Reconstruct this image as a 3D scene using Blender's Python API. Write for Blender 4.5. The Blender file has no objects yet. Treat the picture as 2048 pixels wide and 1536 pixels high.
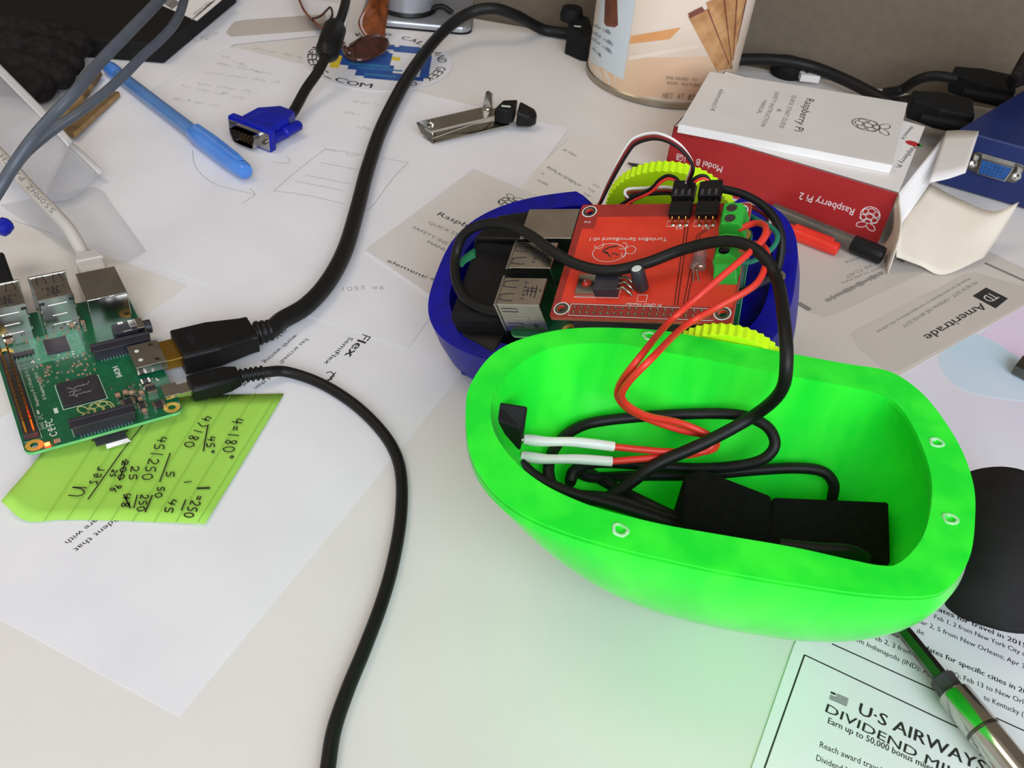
import bpy, bmesh, math, random
from mathutils import Vector, Matrix
random.seed(7)
S = 0.001                                  # everything below is written in millimetres
scene = bpy.context.scene
COL = scene.collection

# ------------------------------------------------------------------ camera
F = 1850.0                                 # focal length in pixels of the 2048 x 1536 frame
NV = Vector((.09, -.75, -.655)).normalized()      # desk normal seen from the camera (x right, y down, z forward)
XV = (Vector((1, 0, 0)) - NV * NV.x).normalized()
YV = NV.cross(XV)
MW = Matrix((XV, YV, NV))                  # camera axes -> world axes
CAMH = 258.0
CAM = Vector((0, 0, CAMH))
cam_data = bpy.data.cameras.new('camera')
cam = bpy.data.objects.new('camera', cam_data)
COL.objects.link(cam)
rx, ry, rz = MW @ Vector((1, 0, 0)), MW @ Vector((0, -1, 0)), MW @ Vector((0, 0, -1))
mw = Matrix((rx, ry, rz)).transposed().to_4x4()
mw.translation = CAM * S
cam.matrix_world = mw
cam_data.sensor_width = 36.0
cam_data.lens = F / 2048 * 36.0
cam_data.clip_start = 0.01
cam_data.clip_end = 50
cam_data.dof.use_dof = True
cam_data.dof.focus_distance = 0.335
cam_data.dof.aperture_fstop = 42
scene.camera = cam

# ------------------------------------------------------------------ world, lights, exposure
world = bpy.data.worlds.new('world')
scene.world = world
world.use_nodes = True
bg = world.node_tree.nodes['Background']
bg.inputs['Color'].default_value = (1.0, 0.93, 0.86, 1)
bg.inputs['Strength'].default_value = 0.36
def area(name, loc, target, size, sy, power, color):
    l = bpy.data.lights.new(name, 'AREA')
    l.shape = 'RECTANGLE'; l.size = size; l.size_y = sy; l.energy = power; l.color = color
    o = bpy.data.objects.new(name, l); COL.objects.link(o)
    o.location = loc
    o.rotation_euler = (Vector(target) - Vector(loc)).to_track_quat('-Z', 'Y').to_euler()
    return o
area('window_daylight', (0.30, -1.15, 0.85), (0.05, 0.35, 0.0), 1.5, 1.1, 25, (0.79, 0.87, 1.0))
area('ceiling_lamp', (-0.60, 0.42, 1.25), (-0.15, 0.55, 0.0), 0.5, 0.5, 2.3, (1.0, 0.86, 0.70))
vs = scene.view_settings
vs.view_transform = 'Standard'; vs.look = 'None'; vs.gamma = 1.0; vs.exposure = 0.55
vs.use_curve_mapping = False

# ------------------------------------------------------------------ pixel -> place
def ray(u, v):
    return MW @ Vector(((u - 1024) / F, (v - 768) / F, 1.0))
def at(u, v, z=0.0):
    d = ray(u, v)
    return CAM + d * ((z - CAMH) / d.z)
def frame(rows, t):
    m = Matrix(rows).to_4x4(); m.translation = Vector(t); return m
def on(fr, u, v, z=0.0):                   # pixel -> point of plane z of a frame, in that frame
    inv = fr.inverted(); o = inv @ CAM; d = inv.to_3x3() @ ray(u, v)
    return o + d * ((z - o.z) / d.z)
def onw(fr, u, v, z=0.0):
    return fr @ on(fr, u, v, z)
def V(*a): return Vector(a)
Z = V(0, 0, 1)

# ------------------------------------------------------------------ materials
MATS = {}
def lin(c):
    f = lambda v: v / 12.92 if v <= .04045 else ((v + .055) / 1.055) ** 2.4
    return tuple(f(x / 255.0) for x in c) + (1.0,)
def P(name, col, rough=.5, metal=0.0, var=None, bump=None, trans=0.0, ior=1.45, sss=0.0, coat=0.0, spec=.5, emit=None, alpha=1.0, stretch=None):
    m = bpy.data.materials.new(name); m.use_nodes = True
    nt = m.node_tree; b = nt.nodes['Principled BSDF']
    b.inputs['Base Color'].default_value = lin(col)
    b.inputs['Roughness'].default_value = rough
    b.inputs['Metallic'].default_value = metal
    b.inputs['IOR'].default_value = ior
    b.inputs['Transmission Weight'].default_value = trans
    b.inputs['Coat Weight'].default_value = coat
    b.inputs['Specular IOR Level'].default_value = spec
    b.inputs['Alpha'].default_value = alpha
    if sss:
        b.inputs['Subsurface Weight'].default_value = sss
        b.inputs['Subsurface Scale'].default_value = 0.004
        b.inputs['Subsurface Radius'].default_value = (.6, 1, .6)
    if emit:
        b.inputs['Emission Color'].default_value = lin(emit[0]); b.inputs['Emission Strength'].default_value = emit[1]
    tc = None
    def coords():
        nonlocal tc
        if tc is None:
            t = nt.nodes.new('ShaderNodeTexCoord'); mp = nt.nodes.new('ShaderNodeMapping')
            nt.links.new(t.outputs['Object'], mp.inputs['Vector'])
            if stretch: mp.inputs['Scale'].default_value = stretch
            tc = mp.outputs['Vector']
        return tc
    if var:                                # (scale, second colour)
        n = nt.nodes.new('ShaderNodeTexNoise'); n.inputs['Scale'].default_value = var[0]; n.inputs['Detail'].default_value = 4
        r = nt.nodes.new('ShaderNodeValToRGB')
        r.color_ramp.elements[0].position = .35; r.color_ramp.elements[1].position = .68
        r.color_ramp.elements[0].color = lin(col); r.color_ramp.elements[1].color = lin(var[1])
        nt.links.new(coords(), n.inputs['Vector']); nt.links.new(n.outputs['Fac'], r.inputs['Fac'])
        nt.links.new(r.outputs['Color'], b.inputs['Base Color'])
    if bump:                               # (scale, strength)
        n = nt.nodes.new('ShaderNodeTexNoise'); n.inputs['Scale'].default_value = bump[0]; n.inputs['Detail'].default_value = 3
        u = nt.nodes.new('ShaderNodeBump'); u.inputs['Strength'].default_value = bump[1]; u.inputs['Distance'].default_value = 0.0003
        nt.links.new(coords(), n.inputs['Vector']); nt.links.new(n.outputs['Fac'], u.inputs['Height'])
        nt.links.new(u.outputs['Normal'], b.inputs['Normal'])
    MATS[name] = m
    return m
P('desk', (226, 222, 218), .42, var=(14, (221, 217, 212)), bump=(900, .05))
P('wall', (110, 98, 82), .85, var=(160, (104, 93, 77)), bump=(400, .35))
P('ceiling', (225, 215, 200), .9, var=(3, (218, 208, 192)))
P('room', (205, 198, 188), .9, var=(3, (196, 188, 178)))
P('paper', (232, 231, 233), .8, var=(25, (226, 225, 228)), sss=0)
P('paper_warm', (226, 222, 216), .8, var=(25, (220, 215, 208)))
P('paper_grey', (205, 200, 194), .8, var=(22, (198, 192, 186)))
P('booklet', (218, 214, 210), .6, var=(30, (213, 208, 203)))
P('envelope', (206, 199, 190), .75, var=(18, (199, 191, 181)))
P('window_film', (194, 187, 178), .35, var=(20, (199, 191, 182)))
P('ink', (38, 36, 36), .6, var=(400, (52, 50, 50)))
P('ink_grey', (120, 117, 115), .6, var=(400, (132, 128, 126)))
P('pencil', (150, 146, 146), .7, var=(500, (172, 168, 168)))
P('pen_ink', (34, 38, 22), .5, var=(300, (48, 52, 30)))
P('note', (160, 212, 84), .7, var=(20, (154, 206, 76)))
P('note_rule', (126, 172, 58), .8, var=(200, (132, 178, 64)))
P('black_rubber', (17, 16, 15), .5, spec=.35, var=(300, (21, 20, 19)), bump=(1500, .15))
P('black_plastic', (13, 13, 14), .42, spec=.35, var=(200, (17, 17, 18)), bump=(1400, .12))
P('black_matte', (14, 13, 14), .7, spec=.3, var=(120, (19, 18, 19)), bump=(900, .3))
P('black_foam', (8, 9, 8), .95, spec=.2, var=(350, (14, 15, 12)), bump=(1800, .6))
P('black_foam_pad', (27, 25, 26), .75, spec=.3, var=(120, (32, 30, 31)), bump=(1200, .2))
P('black_tape', (14, 14, 15), .4, spec=.35, var=(60, (22, 22, 23)), bump=(160, .6))
P('black_cloth', (20, 17, 16), .95, spec=.2, var=(220, (38, 32, 30)), bump=(500, 1.0))
P('grey_cable', (74, 79, 88), .42, var=(120, (80, 86, 95)))
P('pale_cable', (196, 190, 182), .5, var=(80, (188, 182, 173)))
P('steel', (200, 198, 192), .22, 1.0, var=(90, (182, 179, 172)), bump=(700, .04))
P('steel_dark', (120, 116, 108), .3, 1.0, var=(90, (104, 100, 92)))
P('chrome', (205, 202, 194), .17, 1.0, var=(60, (190, 187, 178)))
P('gold', (206, 160, 84), .28, 1.0, var=(200, (190, 146, 72)))
P('brass_warm', (190, 150, 70), .3, 1.0, var=(120, (170, 140, 66)))
P('silver_paint', (176, 178, 182), .35, .6, var=(80, (168, 170, 175)))
P('solder', (196, 190, 178), .25, 1.0, var=(300, (170, 165, 150)))
P('copper_ring', (214, 178, 82), .4, .4, var=(300, (204, 166, 70)))
P('pcb_green', (8, 86, 52), .35, var=(260, (14, 100, 64)), coat=.3, bump=(500, .1))
P('pcb_edge', (120, 196, 120), .5, var=(160, (104, 180, 108)))
P('pcb_light', (92, 156, 126), .4, var=(700, (60, 132, 98)), coat=.2)
P('silk', (214, 222, 214), .6, var=(400, (196, 206, 196)))
P('silk_gold', (196, 196, 130), .5, var=(400, (184, 186, 118)))
P('pcb_red', (214, 58, 36), .34, var=(120, (204, 50, 30)), coat=.35)
P('pcb_red_dark', (150, 42, 34), .4, var=(160, (138, 36, 30)), coat=.2)
P('pcb_red_edge', (186, 96, 74), .6, var=(160, (170, 84, 64)))
P('trace', (104, 26, 20), .45, var=(200, (92, 22, 18)))
P('chip', (58, 52, 58), .5, var=(200, (68, 62, 68)))
P('chip_dark', (40, 37, 42), .45, var=(200, (48, 44, 50)))
P('chip_print', (124, 118, 120), .6, var=(300, (110, 104, 108)))
P('cap_tan', (176, 142, 116), .5, var=(300, (160, 126, 100)))
P('connector_black', (38, 37, 44), .4, var=(120, (48, 46, 54)))
P('terminal_green', (48, 172, 56), .4, var=(100, (40, 160, 48)))
P('wire_red', (226, 58, 44), .38, var=(80, (214, 48, 38)))
P('wire_white', (226, 222, 218), .45, var=(80, (214, 210, 206)))
P('wire_dark_red', (130, 32, 28), .45, var=(80, (116, 26, 24)))
P('wire_teal', (30, 122, 96), .45, var=(80, (24, 108, 86)))
P('sleeve_white', (232, 232, 228), .35, var=(80, (220, 220, 216)))
P('chassis_blue', (6, 8, 150), .4, spec=.35, var=(180, (4, 5, 120)), bump=(900, .35))
P('wheel_lime', (212, 255, 22), .45, var=(60, (200, 252, 16)))
P('vga_blue', (14, 28, 160), .45, spec=.35, var=(120, (12, 24, 145)), bump=(1500, .1))
P('splitter_blue', (32, 46, 98), .45, spec=.35, var=(30, (26, 38, 84)))
P('port_blue', (30, 84, 150), .4, var=(200, (26, 74, 134)))
P('pen_blue', (74, 134, 212), .25, var=(60, (64, 122, 204)), coat=.3, spec=.6)
P('pen_barrel', (84, 132, 190), .3, var=(40, (74, 118, 176)), coat=.3)
P('red_box', (168, 34, 36), .5, var=(40, (160, 30, 32)))
P('card_white', (232, 229, 226), .6, var=(30, (226, 222, 218)))
P('card_cream', (222, 212, 196), .7, var=(30, (214, 203, 186)))
P('white_print', (236, 222, 220), .6, var=(200, (228, 212, 210)))
P('red_print', (186, 40, 48), .6, var=(200, (170, 32, 40)))
P('green_print', (70, 130, 60), .6, var=(200, (60, 118, 52)))
P('pen_red', (228, 54, 36), .3, var=(60, (214, 44, 30)), coat=.4)
P('pen_smoke', (92, 86, 78), .25, var=(60, (78, 72, 66)), coat=.4)
P('wood', (168, 134, 84), .6, var=(160, (140, 106, 62)), stretch=(1, 1, 1))
P('bark', (120, 96, 60), .8, var=(160, (96, 74, 46)))
P('amber', (150, 78, 38), .2, var=(120, (84, 42, 24)), coat=.6, trans=.25)
P('tortoise_dark', (52, 26, 20), .22, var=(140, (78, 38, 26)), coat=.6)
P('sticker_white', (228, 226, 228), .4, var=(40, (222, 220, 222)))
P('sticker_blue', (36, 84, 158), .5, var=(120, (30, 72, 140)))
P('sticker_teal', (52, 122, 166), .5, var=(120, (46, 112, 156)))
P('sticker_yellow', (226, 200, 60), .5, var=(120, (214, 188, 50)))
P('tin_rim', (168, 160, 142), .3, .85, var=(60, (150, 142, 124)))
P('tin_panel', (206, 214, 216), .45, var=(40, (196, 206, 208)))
P('tin_swirl', (222, 162, 104), .45, var=(30, (214, 150, 92)))
P('tin_cream', (232, 216, 198), .45, var=(20, (224, 204, 182)))
P('tin_peach', (214, 180, 146), .45, var=(20, (222, 192, 160)))
P('wafer', (206, 158, 108), .55, var=(110, (168, 116, 70)), bump=(300, .5))
P('wafer_dark', (128, 70, 56), .55, var=(110, (110, 58, 46)))
P('chocolate', (112, 64, 40), .4, var=(80, (90, 50, 32)))
P('tin_text', (150, 128, 104), .6, var=(200, (138, 116, 94)))
P('tin_text_blue', (120, 138, 148), .6, var=(200, (108, 126, 138)))
P('foil_pink', (226, 206, 228), .35, var=(14, (224, 214, 232)))
P('foil_cyan', (190, 214, 228), .35, var=(16, (206, 218, 230)))
P('foil_white', (224, 222, 228), .35, var=(14, (216, 212, 224)))
P('hot_melt', (190, 235, 190), .4, var=(300, (120, 220, 120)))
P('hole_dark', (60, 120, 60), .6, var=(300, (80, 150, 80)))
P('led_clear', (222, 196, 186), .08, trans=.85, ior=1.5, var=(100, (226, 204, 196)))
P('led_red', (255, 60, 20), .4, emit=((255, 24, 8), 80), var=(100, (255, 70, 30)))
P('orange_print', (220, 120, 60), .6, var=(100, (226, 140, 80)))
P('tape_green', (40, 130, 84), .45, var=(90, (34, 116, 74)))
P('mint_pin', (170, 180, 190), .4, .7, var=(90, (150, 160, 170)))

def frosted(name, col, dens, rough=.5):
    m = bpy.data.materials.new(name); m.use_nodes = True
    nt = m.node_tree; b = nt.nodes['Principled BSDF']; out = nt.nodes['Material Output']
    b.inputs['Base Color'].default_value = lin(col); b.inputs['Roughness'].default_value = rough
    n = nt.nodes.new('ShaderNodeTexNoise'); n.inputs['Scale'].default_value = 25
    t = nt.nodes.new('ShaderNodeTexCoord'); nt.links.new(t.outputs['Object'], n.inputs['Vector'])
    r = nt.nodes.new('ShaderNodeMapRange'); r.inputs[3].default_value = dens - .08; r.inputs[4].default_value = dens + .08
    nt.links.new(n.outputs['Fac'], r.inputs[0])
    tr = nt.nodes.new('ShaderNodeBsdfTransparent'); mx = nt.nodes.new('ShaderNodeMixShader')
    nt.links.new(r.outputs[0], mx.inputs[0]); nt.links.new(tr.outputs[0], mx.inputs[1]); nt.links.new(b.outputs[0], mx.inputs[2])
    nt.links.new(mx.outputs[0], out.inputs['Surface'])
    MATS[name] = m
frosted('clear_film', (214, 214, 218), .32, .3)
frosted('clear_thin', (224, 224, 226), .17, .3)
frosted('clear_edge', (228, 226, 224), .72, .3)

def fluorescent():                         # bright green printed plastic that lets light through
    m = bpy.data.materials.new('shell_green'); m.use_nodes = True
    nt = m.node_tree; nt.nodes.remove(nt.nodes['Principled BSDF']); out = nt.nodes['Material Output']
    N = nt.nodes.new
    tc = N('ShaderNodeTexCoord'); mp = N('ShaderNodeMapping'); mp.inputs['Scale'].default_value = (1, 1, .12)
    nz = N('ShaderNodeTexNoise'); nz.inputs['Scale'].default_value = 85; nz.inputs['Detail'].default_value = 3
    cr = N('ShaderNodeValToRGB')
    e = cr.color_ramp.elements
    e[0].position = .38; e[0].color = (.022, 1.04, .05, 1); e[1].position = .66; e[1].color = (.065, 1.2, .06, 1)
    nt.links.new(tc.outputs['Object'], mp.inputs['Vector']); nt.links.new(mp.outputs[0], nz.inputs['Vector']); nt.links.new(nz.outputs['Fac'], cr.inputs['Fac'])
    gl = N('ShaderNodeBsdfGlossy'); gl.inputs['Roughness'].default_value = .35
    df = N('ShaderNodeBsdfDiffuse'); tl = N('ShaderNodeBsdfTranslucent')
    nt.links.new(cr.outputs[0], df.inputs['Color']); nt.links.new(cr.outputs[0], tl.inputs['Color'])
    m1 = N('ShaderNodeMixShader'); m1.inputs[0].default_value = .32
    nt.links.new(df.outputs[0], m1.inputs[1]); nt.links.new(tl.outputs[0], m1.inputs[2])
    fr = N('ShaderNodeFresnel'); fr.inputs['IOR'].default_value = 1.33
    m2 = N('ShaderNodeMixShader'); nt.links.new(fr.outputs[0], m2.inputs[0]); nt.links.new(m1.outputs[0], m2.inputs[1]); nt.links.new(gl.outputs[0], m2.inputs[2])
    bn = N('ShaderNodeTexNoise'); bn.inputs['Scale'].default_value = 700
    mp2 = N('ShaderNodeMapping'); mp2.inputs['Scale'].default_value = (.25, .25, 1)
    nt.links.new(tc.outputs['Object'], mp2.inputs['Vector']); nt.links.new(mp2.outputs[0], bn.inputs['Vector'])
    bu = N('ShaderNodeBump'); bu.inputs['Strength'].default_value = .2; bu.inputs['Distance'].default_value = .0003
    nt.links.new(bn.outputs['Fac'], bu.inputs['Height'])
    for s in (gl, df): nt.links.new(bu.outputs[0], s.inputs['Normal'])
    nt.links.new(m2.outputs[0], out.inputs['Surface'])
    MATS['shell_green'] = m
fluorescent()

# ------------------------------------------------------------------ mesh builder (millimetres)
def catmull(pts, k=6, closed=False):
    pts = [Vector(p) for p in pts]
    n = len(pts)
    if n < 3: return pts
    out = []
    rng = n if closed else n - 1
    for i in range(rng):
        p1, p2 = pts[i], pts[(i + 1) % n]
        p0 = pts[i - 1] if (closed or i > 0) else p1 + (p1 - p2)
        p3 = pts[(i + 2) % n] if (closed or i + 2 < n) else p2 + (p2 - p1)
        for j in range(k):
            t = j / k
            out.append(.5 * ((2 * p1) + (p2 - p0) * t + (2 * p0 - 5 * p1 + 4 * p2 - p3) * t * t + (3 * p1 - p0 - 3 * p2 + p3) * t ** 3))
    if not closed: out.append(pts[-1])
    return out
class MB:
    def __init__(s): s.v = []; s.f = []
    def add(s, vs, fs):
        o = len(s.v); s.v += [Vector(v) for v in vs]; s.f += [[i + o for i in f] for f in fs]; return s
    def box(s, x0, y0, z0, x1, y1, z1):
        return s.add([(x0,y0,z0),(x1,y0,z0),(x1,y1,z0),(x0,y1,z0),(x0,y0,z1),(x1,y0,z1),(x1,y1,z1),(x0,y1,z1)],
                     [(3,2,1,0),(4,5,6,7),(0,1,5,4),(1,2,6,5),(2,3,7,6),(3,0,4,7)])
    def loft(s, rings, cap0=True, cap1=True, closed=True):
        n = len(rings[0]); o = len(s.v)
        for r in rings: s.v += [Vector(p) for p in r]
        for i in range(len(rings) - 1):
            for j in range(n if closed else n - 1):
                a, b = o + i * n + j, o + i * n + (j + 1) % n
                s.f.append([a, b, b + n, a + n])
        if cap0: s.f.append([o + j for j in range(n)][::-1])
        if cap1: s.f.append([o + (len(rings) - 1) * n + j for j in range(n)])
        return s
    def prism(s, poly, z0, z1):
        a = sum(poly[i][0] * poly[(i + 1) % len(poly)][1] - poly[(i + 1) % len(poly)][0] * poly[i][1] for i in range(len(poly)))
        if a < 0: poly = poly[::-1]
        return s.loft([[(p[0], p[1], z0) for p in poly], [(p[0], p[1], z1) for p in poly]])
    def tube(s, pts, r, n=10, k=5, smooth=True, flat=1.0):
        pts = catmull(pts, k) if smooth else [Vector(p) for p in pts]
        m = len(pts); rings = []; up = None
        for i, p in enumerate(pts):
            t = (pts[min(i + 1, m - 1)] - pts[max(i - 1, 0)])
            t = t.normalized() if t.length > 1e-9 else Z
            if up is None:
                up = Z if abs(t.z) < .9 else V(1, 0, 0)
            side = t.cross(up).normalized(); up = side.cross(t).normalized()
            rr = r(i / (m - 1)) if callable(r) else r
            rings.append([p + side * (math.cos(a) * rr) + up * (math.sin(a) * rr * flat) for a in [2 * math.pi * q / n for q in range(n)]])
        return s.loft([q[::-1] for q in rings])
    def cyl(s, p0, p1, r0, r1=None, n=20):
        r1 = r0 if r1 is None else r1
        p0, p1 = Vector(p0), Vector(p1); t = (p1 - p0).normalized()
        a = t.orthogonal().normalized(); b = t.cross(a)
        return s.loft([[p + (a * math.cos(q) + b * math.sin(q)) * r for q in [2 * math.pi * i / n for i in range(n)]] for p, r in ((p0, r0), (p1, r1))])
    def lathe(s, prof, p0, axis=Z, n=32, cap0=True, cap1=True):   # prof: (radius, distance along axis)
        p0 = Vector(p0); t = Vector(axis).normalized(); a = t.orthogonal().normalized(); b = t.cross(a)
        return s.loft([[p0 + t * h + (a * math.cos(q) + b * math.sin(q)) * r for q in [2 * math.pi * i / n for i in range(n)]] for r, h in prof], cap0, cap1)
    def ribbon(s, pts, w, n=Z, lift=0.0):
        pts = [Vector(p) for p in pts]; n = Vector(n).normalized(); L = []; m = len(pts)
        for i, p in enumerate(pts):
            t = pts[min(i + 1, m - 1)] - pts[max(i - 1, 0)]
            sd = n.cross(t)
            sd = sd.normalized() * (w / 2) if sd.length > 1e-9 else V(w / 2, 0, 0)
            L.append((p + sd + n * lift, p - sd + n * lift))
        o = len(s.v)
        for a, b in L: s.v += [a, b]
        for i in range(m - 1): s.f.append([o + 2*i + 1, o + 2*i + 3, o + 2*i + 2, o + 2*i])
        return s
    def grid(s, rows):
        m = len(rows[0]); o = len(s.v)
        for r in rows: s.v += [Vector(p) for p in r]
        for i in range(len(rows) - 1):
            for j in range(m - 1):
                a = o + i * m + j; s.f.append([a, a + 1, a + m + 1, a + m])
        return s
    def patch(s, rows, k=5):               # smooth surface through a coarse grid of points
        R = [catmull(r, k) for r in rows]
        Cc = [catmull([r[j] for r in R], k) if len(R) > 2 else [R[0][j].lerp(R[1][j], q / k) for q in range(k + 1)] for j in range(len(R[0]))]
        return s.grid([[c[i] for c in Cc] for i in range(len(Cc[0]))])
    def xf(s, m):
        s.v = [m @ v for v in s.v]; return s

FR = {}                                    # object name -> frame (mm) its children live in
def thing(name, label, cat, fr=None, group=None):
    o = bpy.data.objects.new(name, None); COL.objects.link(o); o.empty_display_size = .01
    fr = fr or Matrix.Identity(4)
    m = fr.copy(); m.translation = fr.translation * S; o.matrix_world = m
    o['label'] = label; o['category'] = cat
    if group: o['group'] = group
    FR[o.name] = fr
    return o
def obj(name, mb, mat, parent=None, bev=0, smooth=None, space='L', solid=0, segs=2):
    """one mesh object; space 'W' = the builder's points are world points"""
    vs = mb.v
    if parent is None:
        lo = Vector([min(v[i] for v in vs) for i in range(3)]); hi = Vector([max(v[i] for v in vs) for i in range(3)])
        c = V((lo.x + hi.x) / 2, (lo.y + hi.y) / 2, lo.z); fr = Matrix.Translation(c); inv = fr.inverted()
        vs = [inv @ v for v in vs]
    else:
        fr = FR[parent.name]
        if space == 'W':
            inv = fr.inverted(); vs = [inv @ v for v in vs]
    me = bpy.data.meshes.new(name)
    me.from_pydata([v * S for v in vs], [], mb.f); me.update()
    bm = bmesh.new(); bm.from_mesh(me)
    if all(len(e.link_faces) == 2 for e in bm.edges):
        bmesh.ops.recalc_face_normals(bm, faces=bm.faces[:]); bm.to_mesh(me)
    bm.free()
    if mat: me.materials.append(MATS[mat])
    if smooth is not None:
        for p in me.polygons: p.use_smooth = True
        me.set_sharp_from_angle(angle=math.radians(smooth))
    o = bpy.data.objects.new(name, me); COL.objects.link(o)
    if parent is not None: o.parent = parent
    else: o.location = fr.translation * S
    FR[o.name] = fr
    if solid:
        sm = o.modifiers.new('thickness', 'SOLIDIFY'); sm.thickness = solid * S; sm.offset = -1
    if bev:
        b = o.modifiers.new('edges', 'BEVEL'); b.width = bev * S; b.segments = segs; b.limit_method = 'ANGLE'; b.angle_limit = math.radians(40)
    return o
def tag(o, label, cat=None, group=None, kind=None):
    if label: o['label'] = label
    if cat: o['category'] = cat
    if group: o['group'] = group
    if kind: o['kind'] = kind
    return o
def stuff(o): o['kind'] = 'stuff'; return o
def at_base(*pts):
    c = sum((Vector(p) for p in pts), V(0, 0, 0)) / len(pts); return Matrix.Translation(V(c.x, c.y, 0))
def rrect(x0, y0, x1, y1, r, n=5):
    out = []
    for cx, cy, a0 in ((x1 - r, y1 - r, 0), (x0 + r, y1 - r, 90), (x0 + r, y0 + r, 180), (x1 - r, y0 + r, 270)):
        for i in range(n + 1):
            a = math.radians(a0 + 90 * i / n); out.append((cx + r * math.cos(a), cy + r * math.sin(a)))
    return out
def circ(x, y, r, n=20):
    return [(x + r * math.cos(2 * math.pi * i / n), y + r * math.sin(2 * math.pi * i / n)) for i in range(n)]
def plate(outer, holes, z0, z1):           # flat plate with real holes
    c = bpy.data.curves.new('plate', 'CURVE'); c.dimensions = '2D'; c.fill_mode = 'BOTH'; c.extrude = (z1 - z0) / 2
    for poly in [outer] + holes:
        sp = c.splines.new('POLY'); sp.points.add(len(poly) - 1); sp.use_cyclic_u = True
        for i, p in enumerate(poly): sp.points[i].co = (p[0], p[1], 0, 1)
    o = bpy.data.objects.new('plate', c); COL.objects.link(o)
    dg = bpy.context.evaluated_depsgraph_get()
    me = bpy.data.meshes.new_from_object(o.evaluated_get(dg))
    mb = MB(); mb.v = [v.co + V(0, 0, (z0 + z1) / 2) for v in me.vertices]; mb.f = [list(p.vertices) for p in me.polygons]
    bpy.data.objects.remove(o); bpy.data.curves.remove(c); bpy.data.meshes.remove(me)
    return mb

# ------------------------------------------------------------------ lettering
GL = {}
def glyphs(s, bold=0.0):
    if (s, bold) in GL: return GL[(s, bold)]
    c = bpy.data.curves.new('t', 'FONT'); c.body = s; c.resolution_u = 2; c.offset = bold
    o = bpy.data.objects.new('t', c); COL.objects.link(o)
    dg = bpy.context.evaluated_depsgraph_get()
    me = bpy.data.meshes.new_from_object(o.evaluated_get(dg))
    vs = [(v.co.x, v.co.y) for v in me.vertices]; fs = [list(p.vertices) for p in me.polygons]
    bpy.data.objects.remove(o); bpy.data.curves.remove(c); bpy.data.meshes.remove(me)
    x0 = min(v[0] for v in vs); x1 = max(v[0] for v in vs)
    GL[(s, bold)] = (vs, fs, x0, x1); return GL[(s, bold)]
def text(mb, s, p0, p1, h=None, n=Z, bold=0.0, ital=0.0, lift=.06):
    if bold:                               # heavier letters: the same glyphs set twice, a hair apart
        d_ = (Vector(p1) - Vector(p0)).normalized(); w_ = bold * (h or 2.0)
        for k_ in (-1, 0, 1): text(mb, s, Vector(p0) + d_ * (w_ * k_), Vector(p1) + d_ * (w_ * k_), h, n, 0.0, ital, lift + .004 * k_)
        return
    """letters from p0 to p1 along their baseline, h = capital height in mm"""
    vs, fs, x0, x1 = glyphs(s)
    p0, p1, n = Vector(p0), Vector(p1), Vector(n).normalized()
    d = p1 - p0; w = d.length; d.normalize(); up = n.cross(d); sx = w / (x1 - x0); sy = sx if h is None else h / .70
    mb.add([p0 + d * (sx * (x - x0) + ital * sy * y) + up * (sy * y) + n * lift for x, y in vs], fs)
ST = {'0': [[(.5,1),(.15,.8),(.1,.4),(.4,0),(.8,.2),(.85,.7),(.5,1)]], '1': [[(.5,1),(.45,0)]],
 '2': [[(.1,.75),(.4,1),(.8,.8),(.6,.4),(.1,0),(.9,.05)]], '3': [[(.1,.9),(.6,1),(.7,.7),(.3,.5),(.75,.4),(.6,0),(.1,.05)]],
 '4': [[(.3,1),(.1,.45),(.9,.5)],[(.75,.95),(.6,0)]], '5': [[(.85,1),(.3,.95),(.2,.55),(.7,.5),(.7,.1),(.1,0)]],
 '6': [[(.7,1),(.2,.5),(.3,0),(.8,.1),(.7,.45),(.2,.3)]], '8': [[(.7,.9),(.3,.95),(.3,.6),(.75,.3),(.5,0),(.2,.2),(.7,.65),(.7,.9)]],
 '9': [[(.8,.9),(.3,.95),(.2,.6),(.7,.6),(.8,.9),(.6,0)]], '=': [[(.15,.6),(.85,.62)],[(.15,.35),(.85,.37)]],
 ')': [[(.2,1.2),(.7,.6),(.2,-.1)]], '|': [[(.5,1.2),(.4,-.1)]], 'o': [[(.5,1.1),(.3,.95),(.5,.8),(.7,.95),(.5,1.1)]],
 'U': [[(.1,1),(.1,.3),(.4,0),(.8,.3),(.9,1),(.95,0)]], 's': [[(.7,.6),(.3,.55),(.5,.3),(.7,.1),(.2,0)]],
 'e': [[(.2,.3),(.7,.35),(.5,.6),(.2,.4),(.3,.05),(.8,.1)]], 'r': [[(.2,.6),(.25,0)],[(.25,.4),(.5,.6),(.8,.55)]], ' ': [], '/': [[(.8,1),(.2,0)]], '-': [[(.1,.5),(.9,.5)]]}
def strokes(mb, s, p0, p1, h, w=.5, n=Z, lift=.08):
    p0, p1, n = Vector(p0), Vector(p1), Vector(n).normalized(); d = p1 - p0; adv = d.length / len(s); d.normalize(); up = n.cross(d)
    for i, ch in enumerate(s):
        for pl in ST.get(ch, []):
            q = [p0 + d * (adv * (i + x * .85)) + up * (h * y) for x, y in pl]
            mb.ribbon(catmull(q, 4), w, n, lift)
def scribble(mb, p0, p1, h, w=.35, lift=.08, seed=0):
    rn = random.Random(seed); p0, p1 = Vector(p0), Vector(p1); d = p1 - p0; up = Z.cross(d.normalized()); L = d.length; x = 0
    while x < L:
        wl = rn.uniform(6, 16); pts = []
        q = x
        while q < min(x + wl, L):
            pts.append(p0 + d.normalized() * (q + rn.uniform(-.3, .3)) + up * (h * (rn.random() * (1.8 if rn.random() < .2 else .8)))); q += rn.uniform(.7, 1.3)
        if len(pts) > 2: mb.ribbon(catmull(pts, 3), w, Z, lift)
        x += wl + rn.uniform(2, 4)
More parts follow.
